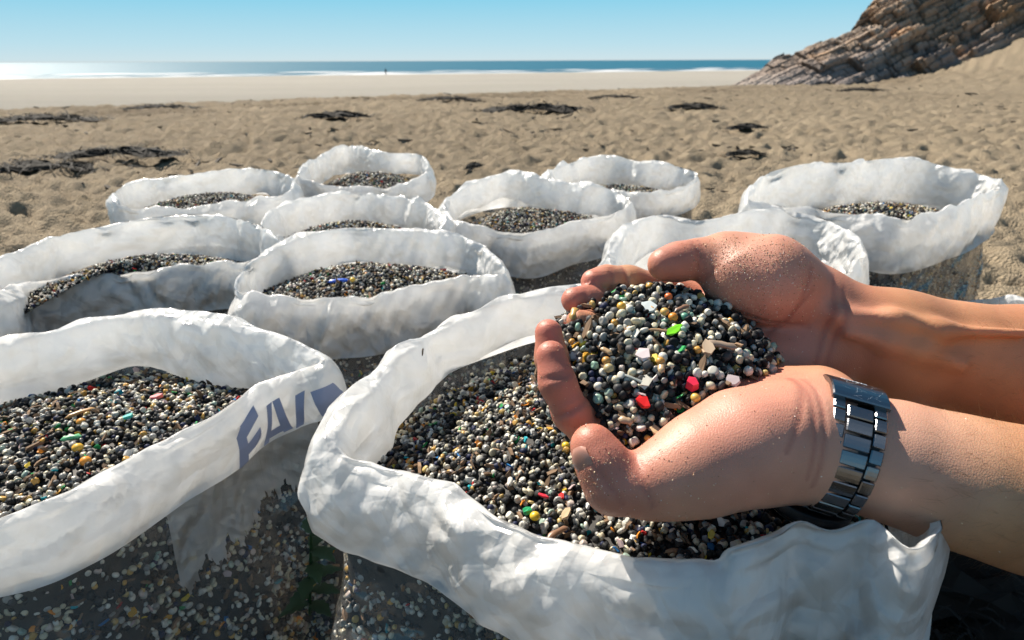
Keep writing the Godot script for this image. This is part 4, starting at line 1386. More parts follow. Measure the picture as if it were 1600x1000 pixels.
	odd("plastic_bead", "orange bead near the back of the front left sack", "plastic bead", bead_of(0.0075), Color(0.66, 0.28, 0.03), Vector3(-0.3588, heap_y_of("b", -0.3588, -0.5046), -0.5046), lie(Vector3.UP, 0.00), true)
	odd("plastic_chip", "pink chip near the back of the front left sack", "plastic chip", shard_mesh(57, 0.0130, 0.0030, 0.0060), Color(0.62, 0.16, 0.18), Vector3(-0.3196, heap_y_of("b", -0.3196, -0.5537), -0.5537), lie(Vector3.UP, 0.60), false)
	odd("plastic_chip", "turquoise chip in the middle of the front left sack", "plastic chip", shard_mesh(58, 0.0100, 0.0030, 0.0060), Color(0.03, 0.42, 0.36), Vector3(-0.3243, heap_y_of("b", -0.3243, -0.5130), -0.5130), lie(Vector3.UP, 0.70), false)
	odd("driftwood_twig", "tan twig across the front left sack", "twig", stick_mesh(0.0260, 0.0025, 59), Color(0.40, 0.22, 0.08), Vector3(-0.3682, heap_y_of("b", -0.3682, -0.5202), -0.5202), lie(Vector3.UP, 0.50), false)
	odd("seed_husk", "small brown seed stuck on the inner cuff of the nearest sack", "seed", stick_mesh(0.0042, 0.0013, 71), Color(0.14, 0.08, 0.05), on_cuff("a", Vector3(-0.0370, 0.5324, -0.4102)) + Vector3(0.0819, 0.4145, 0.9064) * 0.0012, lie(Vector3(0.0819, 0.4145, 0.9064), 1.40), false)
	odd("driftwood_twig", "thin dark twig bit stuck on the back cuff of the nearest sack", "twig", stick_mesh(0.0075, 0.0007, 72), Color(0.12, 0.08, 0.05), on_cuff("a", Vector3(-0.0141, 0.5244, -0.4820)) + Vector3(0.0271, 0.3758, 0.9263) * 0.0012, lie(Vector3(0.0271, 0.3758, 0.9263), 0.50), false)
	odd("plastic_sliver", "pale pointed sliver lying in shadow at the lower right", "plastic piece", shard_mesh(60, 0.0850, 0.0040, 0.0200), Color(0.42, 0.40, 0.38), Vector3(0.6857, 0.0188, -0.7880), lie(Vector3(0.0, 0.6, 0.8), -0.50), false)

# ---------------------------------------------------------------- the watch
func arc_block(r0: float, r1: float, a0: float, a1: float, w0: float, w1: float, seg: int, bev: float) -> ArrayMesh:
	# a block bent round the wrist: x along the arm, angle in the plane across it
	var v := PackedVector3Array()
	var t := PackedInt32Array()
	var ba := bev / r1
	var loop := []
	for k in seg + 1:
		loop.append(lerpf(a0, a1, float(k) / seg))
	for k in loop.size():
		var e := 1.0 if (k == 0 or k == loop.size() - 1) else 0.0
		var a: float = loop[k]
		var top := r1 - bev * e
		var u := Vector3(0, cos(a), sin(a))
		for q in [Vector2(w0, r0), Vector2(w0, top - bev), Vector2(w0 + bev, top), Vector2(w1 - bev, top), Vector2(w1, top - bev), Vector2(w1, r0)]:
			v.append(u * q.y + Vector3(q.x, 0, 0))
		if k == 0 or k == loop.size() - 2:
			# an extra ring just inside each end keeps the bevel narrow
			var a2: float = (a0 + ba * signf(a1 - a0)) if k == 0 else (a1 - ba * signf(a1 - a0))
			var u2 := Vector3(0, cos(a2), sin(a2))
			for q in [Vector2(w0, r0), Vector2(w0, r1 - bev), Vector2(w0 + bev, r1), Vector2(w1 - bev, r1), Vector2(w1, r1 - bev), Vector2(w1, r0)]:
				v.append(u2 * q.y + Vector3(q.x, 0, 0))
	var rings := v.size() / 6
	for k in rings - 1:
		for j in 6:
			var a := k * 6 + j
			var b := k * 6 + (j + 1) % 6
			t.append_array([a, b, b + 6, a, b + 6, a + 6])
	for e in [0, rings - 1]:
		var o: int = e * 6
		for j in range(1, 5):
			if e == 0:
				t.append_array([o, o + j + 1, o + j])
			else:
				t.append_array([o, o + j, o + j + 1])
	return hard_mesh(v, t)

func make_watch() -> void:
	var at: Vector3 = Vector3(0.1692, 0.5283, -0.3145)
	var root := thing("wristwatch", "steel watch with three-row link bracelet on the nearer wrist, face turned underneath", "watch", at)
	var ax: Vector3 = Vector3(-0.9461, 0.1918, -0.2608)
	var ay: Vector3 = Vector3(-0.1558, 0.4365, 0.8861)
	root.basis = Basis(ax * 1.14, ay, ax.cross(ay))
	var r0 := 0.0312
	var r1 := 0.0345
	var pitch := deg_to_rad(13.6)
	var centre := arc_block(r0, r1, 0.0, pitch * 0.86, -0.0054, 0.0054, 3, 0.0005)
	var left := arc_block(r0, r1 - 0.0002, 0.0, pitch * 0.86, -0.0112, -0.0060, 3, 0.0005)
	var right := arc_block(r0, r1 - 0.0002, 0.0, pitch * 0.86, 0.0060, 0.0112, 3, 0.0005)
	for k in 23:
		var a := deg_to_rad(44.0) - pitch * k
		if a < deg_to_rad(-86.0) and a > deg_to_rad(-160.0):
			continue
		if a < deg_to_rad(-252.0):
			continue
		var o := put("centre_link", centre, M.steel, root)
		o.rotation.x = a - pitch
		for s in [left, right]:
			var e := put("side_link", s, M.steel, root)
			e.rotation.x = a - pitch * 0.52
	var band := put("inner_strap", arc_block(r0 - 0.0012, r0 + 0.0006, 0.0, TAU * 0.999, -0.0098, 0.0098, 60, 0.0002), M.black_steel, root)
	band.rotation.x = 0.0
	var clasp := put("clasp", arc_block(r1 - 0.0006, r1 + 0.0022, deg_to_rad(46.0), deg_to_rad(101.0), -0.0122, 0.0122, 10, 0.0006), M.steel, root)
	# the maker's stamp and the scratches on the clasp
	var tm := TextMesh.new()
	tm.text = "CIABIEX"
	var font := SystemFont.new()
	font.font_names = PackedStringArray(["Droid Sans"])
	tm.font = font
	tm.font_size = 32
	tm.pixel_size = 0.00009
	tm.depth = 0.0002
	var st := put("stamp", tm, M.scratch, clasp)
	var sa := deg_to_rad(82.0)
	var up := Vector3(0, cos(sa), sin(sa))
	st.basis = Basis(Vector3.RIGHT, Vector3.RIGHT.cross(up) * -1.0, up)
	st.position = up * (r1 + 0.00225)
	var sv := PackedVector3Array()
	var stt := PackedInt32Array()
	for k in 34:
		var a0 := deg_to_rad(rng.randf_range(49.0, 90.0))
		var x0 := rng.randf_range(-0.010, 0.008)
		var da := deg_to_rad(rng.randf_range(2.0, 9.0)) * (1.0 if k % 4 else -0.4)
		var dx := -rng.randf_range(0.0006, 0.004)
		var w := rng.randf_range(0.00002, 0.00005)
		var i := sv.size()
		for q in [[0.0, -1.0], [0.0, 1.0], [1.0, 1.0], [1.0, -1.0]]:
			var a: float = clampf(a0 + da * q[0], deg_to_rad(47.0), deg_to_rad(100.0))
			sv.append(Vector3(clampf(x0 + dx * q[0] + w * q[1], -0.0115, 0.0115), cos(a) * (r1 + 0.00226), sin(a) * (r1 + 0.00226)))
		stt.append_array([i, i + 1, i + 2, i, i + 2, i + 3])
	put("scratches", build_mesh(sv, stt), M.scratch, clasp)
	# the head of the watch, under the wrist
	var head := Node3D.new()
	head.name = "watch_head"
	head.rotation.x = deg_to_rad(-123.0)
	root.add_child(head)
	var case := put("case", lathe([Vector2(0.001, 0.0), Vector2(0.0195, 0.0), Vector2(0.0208, 0.0015), Vector2(0.0208, 0.0068), Vector2(0.0195, 0.0085), Vector2(0.0185, 0.0085)], 48), M.black_steel, head)
	case.position = Vector3(0, 0.0315, 0)
	var bezel := put("bezel", lathe([Vector2(0.0155, 0.0080), Vector2(0.0160, 0.0108), Vector2(0.0186, 0.0108), Vector2(0.0200, 0.0092), Vector2(0.0203, 0.0080)], 48), M.black_steel, head)
	bezel.position = case.position
	var dial := put("dial", lathe([Vector2(0.0001, 0.0092), Vector2(0.0158, 0.0092)], 36), mat(lin(0.02, 0.022, 0.03), 0.4), head)
	dial.position = case.position
	var glass := mat(lin(0.9, 0.95, 1.0, 0.06), 0.03)
	glass.transparency = BaseMaterial3D.TRANSPARENCY_ALPHA
	var crystal := put("crystal", lathe([Vector2(0.0157, 0.0106), Vector2(0.008, 0.0110), Vector2(0.0001, 0.0111)], 36), glass, head)
	crystal.position = case.position
	var crown := put("crown", lathe([Vector2(0.0001, 0.0), Vector2(0.0028, 0.0), Vector2(0.0032, 0.0006), Vector2(0.0032, 0.0030), Vector2(0.0001, 0.0034)], 16), M.steel, head)
	crown.basis = Basis.from_euler(Vector3(0, 0, -PI / 2))
	crown.position = case.position + Vector3(0.0206, 0.004, 0)

# ---------------------------------------------------------------- print on the left sack
func make_print(s: Sack, from: Vector3, to: Vector3, root: Node3D) -> void:
	var i0 := 0
	var i1 := 0
	for k in s.n:
		if s.rim[k].distance_squared_to(from) < s.rim[i0].distance_squared_to(from):
			i0 = k
		if s.rim[k].distance_squared_to(to) < s.rim[i1].distance_squared_to(to):
			i1 = k
	if i1 < i0:
		i1 += s.n
	# strokes as four corners, x in letter widths along the cuff, y down its outer face
	var strokes := [
		[Vector2(-0.04, 0.30), Vector2(0.26, 0.16), Vector2(0.18, 1.0), Vector2(-0.10, 1.0)],
		[Vector2(0.18, 0.18), Vector2(0.84, 0.02), Vector2(0.82, 0.22), Vector2(0.18, 0.40)],
		[Vector2(0.16, 0.50), Vector2(0.74, 0.38), Vector2(0.74, 0.56), Vector2(0.14, 0.68)],
		[Vector2(1.26, 0.16), Vector2(1.50, 0.14), Vector2(1.16, 1.0), Vector2(0.94, 1.0)],
		[Vector2(1.52, 0.14), Vector2(1.76, 0.12), Vector2(2.02, 0.86), Vector2(1.76, 0.88)],
		[Vector2(1.24, 0.62), Vector2(1.78, 0.60), Vector2(1.80, 0.80), Vector2(1.20, 0.82)],
		[Vector2(2.20, 0.20), Vector2(2.48, 0.16), Vector2(2.34, 0.92), Vector2(2.10, 0.94)],
		[Vector2(2.58, 0.22), Vector2(2.84, 0.18), Vector2(2.98, 0.80), Vector2(2.72, 0.84)],
	]
	var v := PackedVector3Array()
	var t := PackedInt32Array()
	for q in strokes:
		var k := v.size()
		for a in 9:
			for b in 17:
				var top: Vector2 = q[0].lerp(q[1], a / 8.0)
				var low: Vector2 = q[3].lerp(q[2], a / 8.0)
				var p := top.lerp(low, b / 16.0)
				var fi := lerpf(i0, i1, p.x / 2.2)
				var fj := (5.35 + p.y * 3.5) / 9.0 * (s.rows - 1)
				v.append(cuff_at(s, fi, fj) - root.position)
		for a in 8:
			for b in 16:
				var o := k + a * 17 + b
				t.append_array([o, o + 17, o + 18, o, o + 18, o + 1])
	put("printed_letters", build_mesh(v, t), M.print, root)

func make_lit_sheet(s: Sack, from: Vector3, to: Vector3, root: Node3D) -> void:
	# added white sheet for light through the film; ragged bottom mimics the pellet line
	var i0 := 0
	var i1 := 0
	for k in s.n:
		if s.rim[k].distance_squared_to(from) < s.rim[i0].distance_squared_to(from):
			i0 = k
		if s.rim[k].distance_squared_to(to) < s.rim[i1].distance_squared_to(to):
			i1 = k
	if i1 < i0:
		i1 += s.n
	var v := PackedVector3Array()
	var n := 160
	for a in n:
		var fi := lerpf(i0, i1, float(a) / (n - 1))
		var i := posmod(int(fi), s.n)
		var g := float(a) / (n - 1)
		var jag := absf(fmod(a * 0.19 + 2.0 * noise_c.get_noise_2d(a * 3.0, 2.0), 1.0) - 0.3)
		var l := (0.085 - 0.03 * g + 0.02 * noise_b.get_noise_2d(a * 2.0, 9.0)) - 0.012 * jag
		for b in 14:
			var f := b / 13.0
			var w := cuff_at(s, fi, s.rows - 4.0)
			w = wall_at(s, i, w.y - l * f) + s.out[i] * (0.005 + 0.0015 * facets(a * 0.05, f * 1.2, 5))
			v.append(w - root.position)
	put("added_lit_sheet", build_mesh(v, grid_tris(n, 14, false)), M.hem, root)

func cuff_at(s: Sack, fi: float, fj: float) -> Vector3:
	var i := int(floor(fi))
	var j := mini(int(fj), s.rows - 2)
	var u := fi - i
	var w := fj - j
	i = posmod(i, s.n)
	var n := (i + 1) % s.n
	var a := s.cuff[i * s.rows + j].lerp(s.cuff[n * s.rows + j], u)
	var b := s.cuff[i * s.rows + j + 1].lerp(s.cuff[n * s.rows + j + 1], u)
	return a.lerp(b, w) + s.out[i] * 0.0012 + Vector3(0, 0.0004, 0)

# ---------------------------------------------------------------- the far walker, the weed, small plants
func make_walker() -> void:
	var p: Vector3 = Vector3(-34.4748, -2.8600, -200.8013)
	var b := Bones.new()
	b.k_body = 0.06
	b.chain([Vector3(0, 0.95, 0), Vector3(0, 1.2, 0), Vector3(0, 1.42, 0)], [150, 150, 120], 0)
	b.chain([Vector3(0, 1.42, 0), Vector3(0, 1.52, 0)], [60, 55], 0)
	b.chain([Vector3(0, 1.62, 0.0), Vector3(0, 1.66, 0.02)], [95, 92], 0)
	b.chain([Vector3(-0.09, 0.92, 0), Vector3(-0.12, 0.5, 0.05), Vector3(-0.11, 0.08, -0.08), Vector3(-0.11, 0.04, 0.06)], [90, 65, 45, 40], 0)
	b.chain([Vector3(0.09, 0.92, 0), Vector3(0.12, 0.5, 0.12), Vector3(0.12, 0.08, 0.18), Vector3(0.12, 0.04, 0.3)], [90, 65, 45, 40], 0)
	b.chain([Vector3(-0.2, 1.38, 0), Vector3(-0.28, 1.1, -0.05), Vector3(-0.26, 0.85, 0.05)], [58, 45, 35], 0)
	b.chain([Vector3(0.2, 1.38, 0), Vector3(0.28, 1.1, 0.05), Vector3(0.26, 0.85, 0.18)], [58, 45, 35], 0)
	var v := PackedVector3Array()
	var t := PackedInt32Array()
	net(b, 0.035, v, t)
	var o := put("person", build_mesh(v, t), mat(lin(0.015, 0.018, 0.03), 0.8))
	o.position = p
	tag(o, "tiny distant person in dark clothes standing at the water's edge", "person")

func make_weed() -> void:
	var kinds: Array = [strand_clump(5, 220, 1.0, 0.34, 0.17), strand_clump(9, 260, 1.0, 0.30, 0.13), strand_clump(14, 150, 1.0, 0.5, 0.2)]
	for w in [[Vector3(-3.4201, 0.0000, -5.0321), 1, 0.55, 0.08, "long dark seaweed band at the left edge behind the sacks"], [Vector3(-2.9702, 0.0000, -5.3178), 0, 0.46, 0.08, "thick dark seaweed heap ending the left band"], [Vector3(0.3518, 0.0000, -10.8524), 0, 0.85, 0.03, "largest dark seaweed heap in the middle distance"], [Vector3(2.8319, 0.0000, -11.1473), 2, 0.42, 0.10, "round seaweed heap right of the largest one"], [Vector3(-2.3385, 0.0000, -9.5180), 2, 0.45, 0.30, "small flat seaweed patch left of centre"], [Vector3(-6.0079, 0.0000, -9.1769), 1, 0.70, 0.10, "thin seaweed line far left near the wet sand"], [Vector3(-5.6268, 0.0000, -11.4817), 1, 0.55, 0.15, "broken seaweed strip along the edge of the wet sand, left"], [Vector3(-1.2050, -0.0200, -13.7159), 1, 0.55, 0.05, "faint seaweed strip along the edge of the wet sand, centre"], [Vector3(2.0654, -0.0200, -14.3958), 1, 0.50, 0.05, "faint seaweed strip along the edge of the wet sand, right of centre"], [Vector3(2.5719, 0.0000, -7.7796), 2, 0.26, 0.40, "seaweed clump on open sand below the rock point"], [Vector3(1.7844, 0.0000, -5.3631), 2, 0.16, 0.20, "small dark seaweed tuft above the sack at the right"], [Vector3(-0.2631, 0.0000, -4.8294), 2, 0.12, 1.20, "little seaweed tuft between the two farthest sacks"], [Vector3(8.1141, -0.0200, -16.7436), 1, 0.55, 0.10, "thin dark debris line at the foot of the rocks"], [Vector3(0.6354, 0.0000, -0.7563), 2, 0.16, 0.40, "dark wet seaweed in the shadow at the lower right"], [Vector3(0.7368, 0.0000, -0.8129), 0, 0.20, 1.00, "dark seaweed under the nearer forearm at the right edge"]]:
		var o := put("seaweed", kinds[w[1]], M.weed)
		var s: float = w[2]
		var p: Vector3 = w[0]
		p.y = ground_y(p.x, p.z) + 0.035
		o.transform = Transform3D(Basis.from_euler(Vector3(0, w[3], 0)).scaled(Vector3(s, minf(1.0, s * 0.9 + 0.1), s)), p)
		tag(o, w[4], "seaweed", "clumps of seaweed washed up on the sand")
	# crumbs of weed, sticks and shell strewn over the dry sand
	var bits := PackedFloat32Array()
	for k in 5200:
		var ang := deg_to_rad(rng.randf_range(-44.0, 44.0))
		var d := 1.6 * pow(17.0, rng.randf())
		var x := d * sin(ang)
		var z := -d * cos(ang)
		var past := (-17.0 - 0.7 * x - z) / 1.22
		if past > 0.6 or noise_b.get_noise_2d(x * 26.0 + 200.0, z * 40.0) < 0.10 - 0.25 * clampf(1.0 + past / 5.0, 0.0, 1.0) + 0.28 * rng.randf():
			continue
		var s := rng.randf_range(0.008, 0.032) * (1.0 + d * 0.03)
		var b := Basis.from_euler(Vector3(rng.randf_range(-0.4, 0.4), rng.randf() * TAU, rng.randf_range(-0.3, 0.3))).scaled_local(Vector3(s * rng.randf_range(0.6, 2.0), s, s))
		var c := Color(0.035, 0.026, 0.017) if rng.randf() < 0.86 else Color(0.3, 0.22, 0.14)
		bits.append_array([b.x.x, b.y.x, b.z.x, x, b.x.y, b.y.y, b.z.y, ground_y(x, z) + s * 0.12, b.x.z, b.y.z, b.z.z, z, c.r, c.g, c.b, 1.0])
	heap_part("beach_litter", splinter_mesh, M.wood, bits, self)
	var o2 := get_node("beach_litter") as Node3D
	tag(o2, "crumbs of dark weed and sticks strewn over the dry sand", "litter", "", "stuff")

func make_plant(p: Vector3, lean: Vector3) -> void:
	var root := thing("green_sprig", "small dark green sprig poking up between the two front sacks", "plant", p)
	var n := 0
	for k in 6:
		var f := (k + 1) / 6.0
		var at := lean * f
		for s in [-1.0, 1.0]:
			var v := PackedVector3Array()
			var dir := Vector3(s * 0.8, 0.35, 0.55).rotated(Vector3.UP, k * 0.5).normalized()
			var side := dir.cross(Vector3.UP).normalized()
			for i in 9:
				var g := i / 8.0
				var w := 0.008 * sin(PI * pow(g, 0.8)) * (1.0 if i % 2 else 0.72) + 0.0002
				var m := at + dir * g * 0.030 + Vector3(0, -0.012 * g * g, 0)
				v.append(m - side * w)
				v.append(m + Vector3(0, -0.002, 0))
				v.append(m + side * w)
			put("leaf", build_mesh(v, grid_tris(9, 3, false)), M.leaf, root)
			n += 1
	var sv := PackedVector3Array()
	for i in 6:
		var a := TAU * i / 6.0
		for j in 6:
			sv.append(lean * (j / 5.0 * 1.02) + Vector3(cos(a), 0, -sin(a)) * 0.0014)
	put("stem", build_mesh(sv, grid_tris(6, 6, true)), M.leaf, root)

# ---------------------------------------------------------------- the scene
const TO_SUN := Vector3(-0.475, 0.714, -0.514)

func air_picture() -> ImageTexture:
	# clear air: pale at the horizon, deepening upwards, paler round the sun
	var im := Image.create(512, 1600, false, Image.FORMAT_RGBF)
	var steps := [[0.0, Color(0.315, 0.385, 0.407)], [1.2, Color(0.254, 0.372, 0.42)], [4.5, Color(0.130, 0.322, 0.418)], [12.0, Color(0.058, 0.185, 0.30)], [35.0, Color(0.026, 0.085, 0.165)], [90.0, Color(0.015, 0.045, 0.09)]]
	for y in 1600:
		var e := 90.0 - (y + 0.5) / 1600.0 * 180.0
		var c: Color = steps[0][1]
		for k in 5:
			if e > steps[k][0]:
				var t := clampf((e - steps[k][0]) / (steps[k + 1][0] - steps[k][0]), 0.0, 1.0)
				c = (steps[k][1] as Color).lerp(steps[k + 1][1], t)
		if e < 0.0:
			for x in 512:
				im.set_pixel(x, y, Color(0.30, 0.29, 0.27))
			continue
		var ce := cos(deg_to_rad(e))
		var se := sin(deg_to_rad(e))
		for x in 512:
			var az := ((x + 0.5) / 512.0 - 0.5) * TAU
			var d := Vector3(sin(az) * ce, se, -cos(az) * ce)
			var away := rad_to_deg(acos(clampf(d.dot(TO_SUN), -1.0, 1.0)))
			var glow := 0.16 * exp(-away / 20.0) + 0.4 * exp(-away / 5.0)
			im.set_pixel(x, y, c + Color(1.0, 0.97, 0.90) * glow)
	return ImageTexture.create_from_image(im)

func _ready() -> void:
	rng.seed = 41
	var cam := Camera3D.new()
	cam.name = "camera"
	add_child(cam)
	cam.position = Vector3(0.0000, 0.7200, 0.0000)
	cam.basis = Basis.from_euler(Vector3(deg_to_rad(-20.7), 0, 0)) * Basis.from_euler(Vector3(0, 0, deg_to_rad(-0.22)))
	var lens := CameraAttributesPhysical.new()
	lens.frustum_focal_length = 12.0 / tan(deg_to_rad(25.0))
	lens.frustum_near = 0.05
	lens.frustum_far = 40000.0
	lens.frustum_focus_distance = 0.43
	lens.exposure_aperture = 17.0
	cam.attributes = lens
	cam.fov = 50.0
	cam.near = 0.05
	cam.far = 40000.0
	var env := Environment.new()
	env.background_mode = Environment.BG_SKY
	var sky := Sky.new()
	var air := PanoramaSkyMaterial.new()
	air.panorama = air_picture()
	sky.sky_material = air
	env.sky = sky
	env.tonemap_mode = Environment.TONE_MAPPER_LINEAR
	env.tonemap_exposure = 2.0
	env.sdfgi_enabled = true
	env.ssao_enabled = true
	env.ssil_enabled = true
	var we := WorldEnvironment.new()
	we.name = "world"
	we.environment = env
	add_child(we)
	var sun := DirectionalLight3D.new()
	sun.name = "sun"
	sun.light_energy = 1.6
	sun.light_color = Color(1.0, 0.96, 0.90)
	sun.light_angular_distance = 0.5
	sun.shadow_enabled = true
	add_child(sun)
	sun.look_at_from_position(Vector3.ZERO, -TO_SUN)

	for q in [[noise_a, 1, 0.01, FastNoiseLite.TYPE_SIMPLEX_SMOOTH, 3], [noise_b, 2, 0.02, FastNoiseLite.TYPE_SIMPLEX_SMOOTH, 3], [noise_c, 3, 0.03, FastNoiseLite.TYPE_SIMPLEX, 2], [noise_ridge, 4, 0.035, FastNoiseLite.TYPE_SIMPLEX, 2], [noise_pit, 5, 0.033, FastNoiseLite.TYPE_CELLULAR, 1]]:
		var n: FastNoiseLite = q[0]
		n.seed = q[1]
		n.frequency = q[2]
		n.noise_type = q[3]
		n.fractal_octaves = q[4]
	noise_pit.fractal_type = FastNoiseLite.FRACTAL_NONE
	noise_pit.cellular_return_type = FastNoiseLite.RETURN_DISTANCE
	make_materials()
	make_pellet_meshes()
	make_ground()
	make_sea()
	make_rocks()
	make_weed()
	make_walker()
	var sack_f := make_sack("smaller white-cuffed sack of pellets at the far left, below the long seaweed band", [Vector3(-0.5331, 0.4350, -1.6937), Vector3(-0.5964, 0.4500, -1.8017), Vector3(-0.7128, 0.4550, -1.8494), Vector3(-0.8254, 0.4550, -1.7223), Vector3(-0.9297, 0.4450, -1.6896), Vector3(-0.9066, 0.4300, -1.5605), Vector3(-0.8468, 0.4150, -1.5318), Vector3(-0.7396, 0.4100, -1.5474), Vector3(-0.6376, 0.4150, -1.5872), Vector3(-0.5552, 0.4250, -1.6119)], [0.070, 0.070, 0.070, 0.070, 0.070, 0.070, 0.070, 0.070, 0.070, 0.070], {"group": "open sacks of plastic pellets on the sand", "heap": "plastic pellets mounded low in the far left sack", "level": 0.07, "mound": 0.05, "seed": 6, "dense": 0.8, "wall": 0.12, "grain": 0.0048, "inner": 0.068, "thick": 0.010, "crumple": 1.35})
	sacks["f"] = [sack_f, {"group": "open sacks of plastic pellets on the sand", "heap": "plastic pellets mounded low in the far left sack", "level": 0.07, "mound": 0.05, "seed": 6, "dense": 0.8, "wall": 0.12, "grain": 0.0048, "inner": 0.068, "thick": 0.010, "crumple": 1.35}]
	var sack_g := make_sack("white-cuffed sack farthest from the hands, left of centre, with bluish clear side", [Vector3(-0.2354, 0.4400, -1.9528), Vector3(-0.2802, 0.4550, -2.1298), Vector3(-0.3809, 0.4650, -2.0978), Vector3(-0.5197, 0.4700, -2.2058), Vector3(-0.5704, 0.4550, -2.0503), Vector3(-0.5819, 0.4350, -1.9006), Vector3(-0.5539, 0.4100, -1.9038), Vector3(-0.4543, 0.4000, -1.8881), Vector3(-0.3470, 0.4000, -1.8755), Vector3(-0.2577, 0.4200, -1.8673)], [0.060, 0.060, 0.060, 0.060, 0.060, 0.060, 0.070, 0.070, 0.070, 0.070], {"group": "open sacks of plastic pellets on the sand", "heap": "plastic pellets in the farthest sack left of centre", "level": 0.075, "mound": 0.05, "seed": 7, "dense": 0.8, "wall": 0.12, "grain": 0.005, "inner": 0.075, "thick": 0.010, "crumple": 1.35})
	sacks["g"] = [sack_g, {"group": "open sacks of plastic pellets on the sand", "heap": "plastic pellets in the farthest sack left of centre", "level": 0.075, "mound": 0.05, "seed": 7, "dense": 0.8, "wall": 0.12, "grain": 0.005, "inner": 0.075, "thick": 0.010, "crumple": 1.35}]
	var sack_i := make_sack("white-cuffed sack at the back right of centre, next to bare sand", [Vector3(0.4920, 0.4350, -1.8512), Vector3(0.4532, 0.4500, -1.8890), Vector3(0.3536, 0.4600, -1.9189), Vector3(0.2551, 0.4700, -1.9794), Vector3(0.1605, 0.4550, -1.9228), Vector3(0.1005, 0.4400, -1.8503), Vector3(0.1333, 0.4200, -1.7768), Vector3(0.2276, 0.4150, -1.7376), Vector3(0.3179, 0.4150, -1.6995), Vector3(0.4221, 0.4200, -1.7416)], [0.070, 0.070, 0.070, 0.070, 0.070, 0.070, 0.070, 0.070, 0.070, 0.070], {"group": "open sacks of plastic pellets on the sand", "heap": "plastic pellets in the sack at the back right of centre", "level": 0.075, "mound": 0.045, "seed": 9, "dense": 0.8, "wall": 0.25, "grain": 0.005, "inner": 0.072, "thick": 0.010, "crumple": 1.35})
	sacks["i"] = [sack_i, {"group": "open sacks of plastic pellets on the sand", "heap": "plastic pellets in the sack at the back right of centre", "level": 0.075, "mound": 0.045, "seed": 9, "dense": 0.8, "wall": 0.25, "grain": 0.005, "inner": 0.072, "thick": 0.010, "crumple": 1.35}]
	var sack_h := make_sack("crumpled white-cuffed sack behind the left fingers, wide cuff hanging in folds", [Vector3(0.2585, 0.4300, -1.4776), Vector3(0.2319, 0.4450, -1.5496), Vector3(0.1749, 0.4550, -1.5597), Vector3(0.0752, 0.4650, -1.5985), Vector3(-0.0139, 0.4700, -1.6547), Vector3(-0.1006, 0.4550, -1.5659), Vector3(-0.1399, 0.4350, -1.4599), Vector3(-0.1101, 0.4150, -1.3806), Vector3(-0.0380, 0.4050, -1.3595), Vector3(0.0451, 0.4050, -1.3358), Vector3(0.1330, 0.4100, -1.3989), Vector3(0.2099, 0.4200, -1.4327)], [0.085, 0.085, 0.085, 0.085, 0.085, 0.085, 0.085, 0.085, 0.090, 0.090, 0.085, 0.085], {"group": "open sacks of plastic pellets on the sand", "heap": "plastic pellets in the crumpled sack behind the left fingers", "level": 0.07, "mound": 0.05, "seed": 8, "dense": 0.85, "wall": 0.3, "grain": 0.0047, "inner": 0.062, "thick": 0.010, "crumple": 1.35})
	sacks["h"] = [sack_h, {"group": "open sacks of plastic pellets on the sand", "heap": "plastic pellets in the crumpled sack behind the left fingers", "level": 0.07, "mound": 0.05, "seed": 8, "dense": 0.85, "wall": 0.3, "grain": 0.0047, "inner": 0.062, "thick": 0.010, "crumple": 1.35}]
	var sack_e := make_sack("white-cuffed sack between the far left sack and the crumpled one", [Vector3(-0.1341, 0.4200, -1.3584), Vector3(-0.1915, 0.4350, -1.4680), Vector3(-0.2848, 0.4400, -1.5327), Vector3(-0.4036, 0.4400, -1.5509), Vector3(-0.4841, 0.4350, -1.4809), Vector3(-0.5009, 0.4200, -1.3649), Vector3(-0.4454, 0.4050, -1.3011), Vector3(-0.3667, 0.4000, -1.3310), Vector3(-0.2524, 0.4000, -1.3292), Vector3(-0.1635, 0.4050, -1.3284)], [0.075, 0.075, 0.075, 0.075, 0.075, 0.075, 0.075, 0.075, 0.075, 0.075], {"group": "open sacks of plastic pellets on the sand", "heap": "plastic pellets in the sack in the middle of the left rows", "level": 0.06, "mound": 0.045, "seed": 5, "dense": 0.85, "wall": 0.1, "grain": 0.0047, "inner": 0.068, "thick": 0.010, "crumple": 1.35})
	sacks["e"] = [sack_e, {"group": "open sacks of plastic pellets on the sand", "heap": "plastic pellets in the sack in the middle of the left rows", "level": 0.06, "mound": 0.045, "seed": 5, "dense": 0.85, "wall": 0.1, "grain": 0.0047, "inner": 0.068, "thick": 0.010, "crumple": 1.35}]
	var sack_k := make_sack("large white-cuffed sack at the far right standing alone by bare sand", [Vector3(0.9261, 0.5010, -1.3143), Vector3(0.8916, 0.5150, -1.4017), Vector3(0.8074, 0.5290, -1.4425), Vector3(0.6767, 0.5290, -1.3887), Vector3(0.5714, 0.5290, -1.3644), Vector3(0.4713, 0.5150, -1.2976), Vector3(0.4083, 0.5010, -1.1795), Vector3(0.4442, 0.4870, -1.1825), Vector3(0.5294, 0.4820, -1.1725), Vector3(0.5855, 0.4780, -1.1274), Vector3(0.6486, 0.4780, -1.1064), Vector3(0.7727, 0.4870, -1.1760)], [0.090, 0.090, 0.090, 0.090, 0.090, 0.090, 0.090, 0.090, 0.090, 0.090, 0.090, 0.090], {"group": "open sacks of plastic pellets on the sand", "heap": "plastic pellets deep in the large right sack", "level": 0.085, "mound": 0.045, "seed": 11, "dense": 0.8, "wall": 0.6, "grain": 0.0046, "inner": 0.085, "thick": 0.010, "crumple": 1.35})
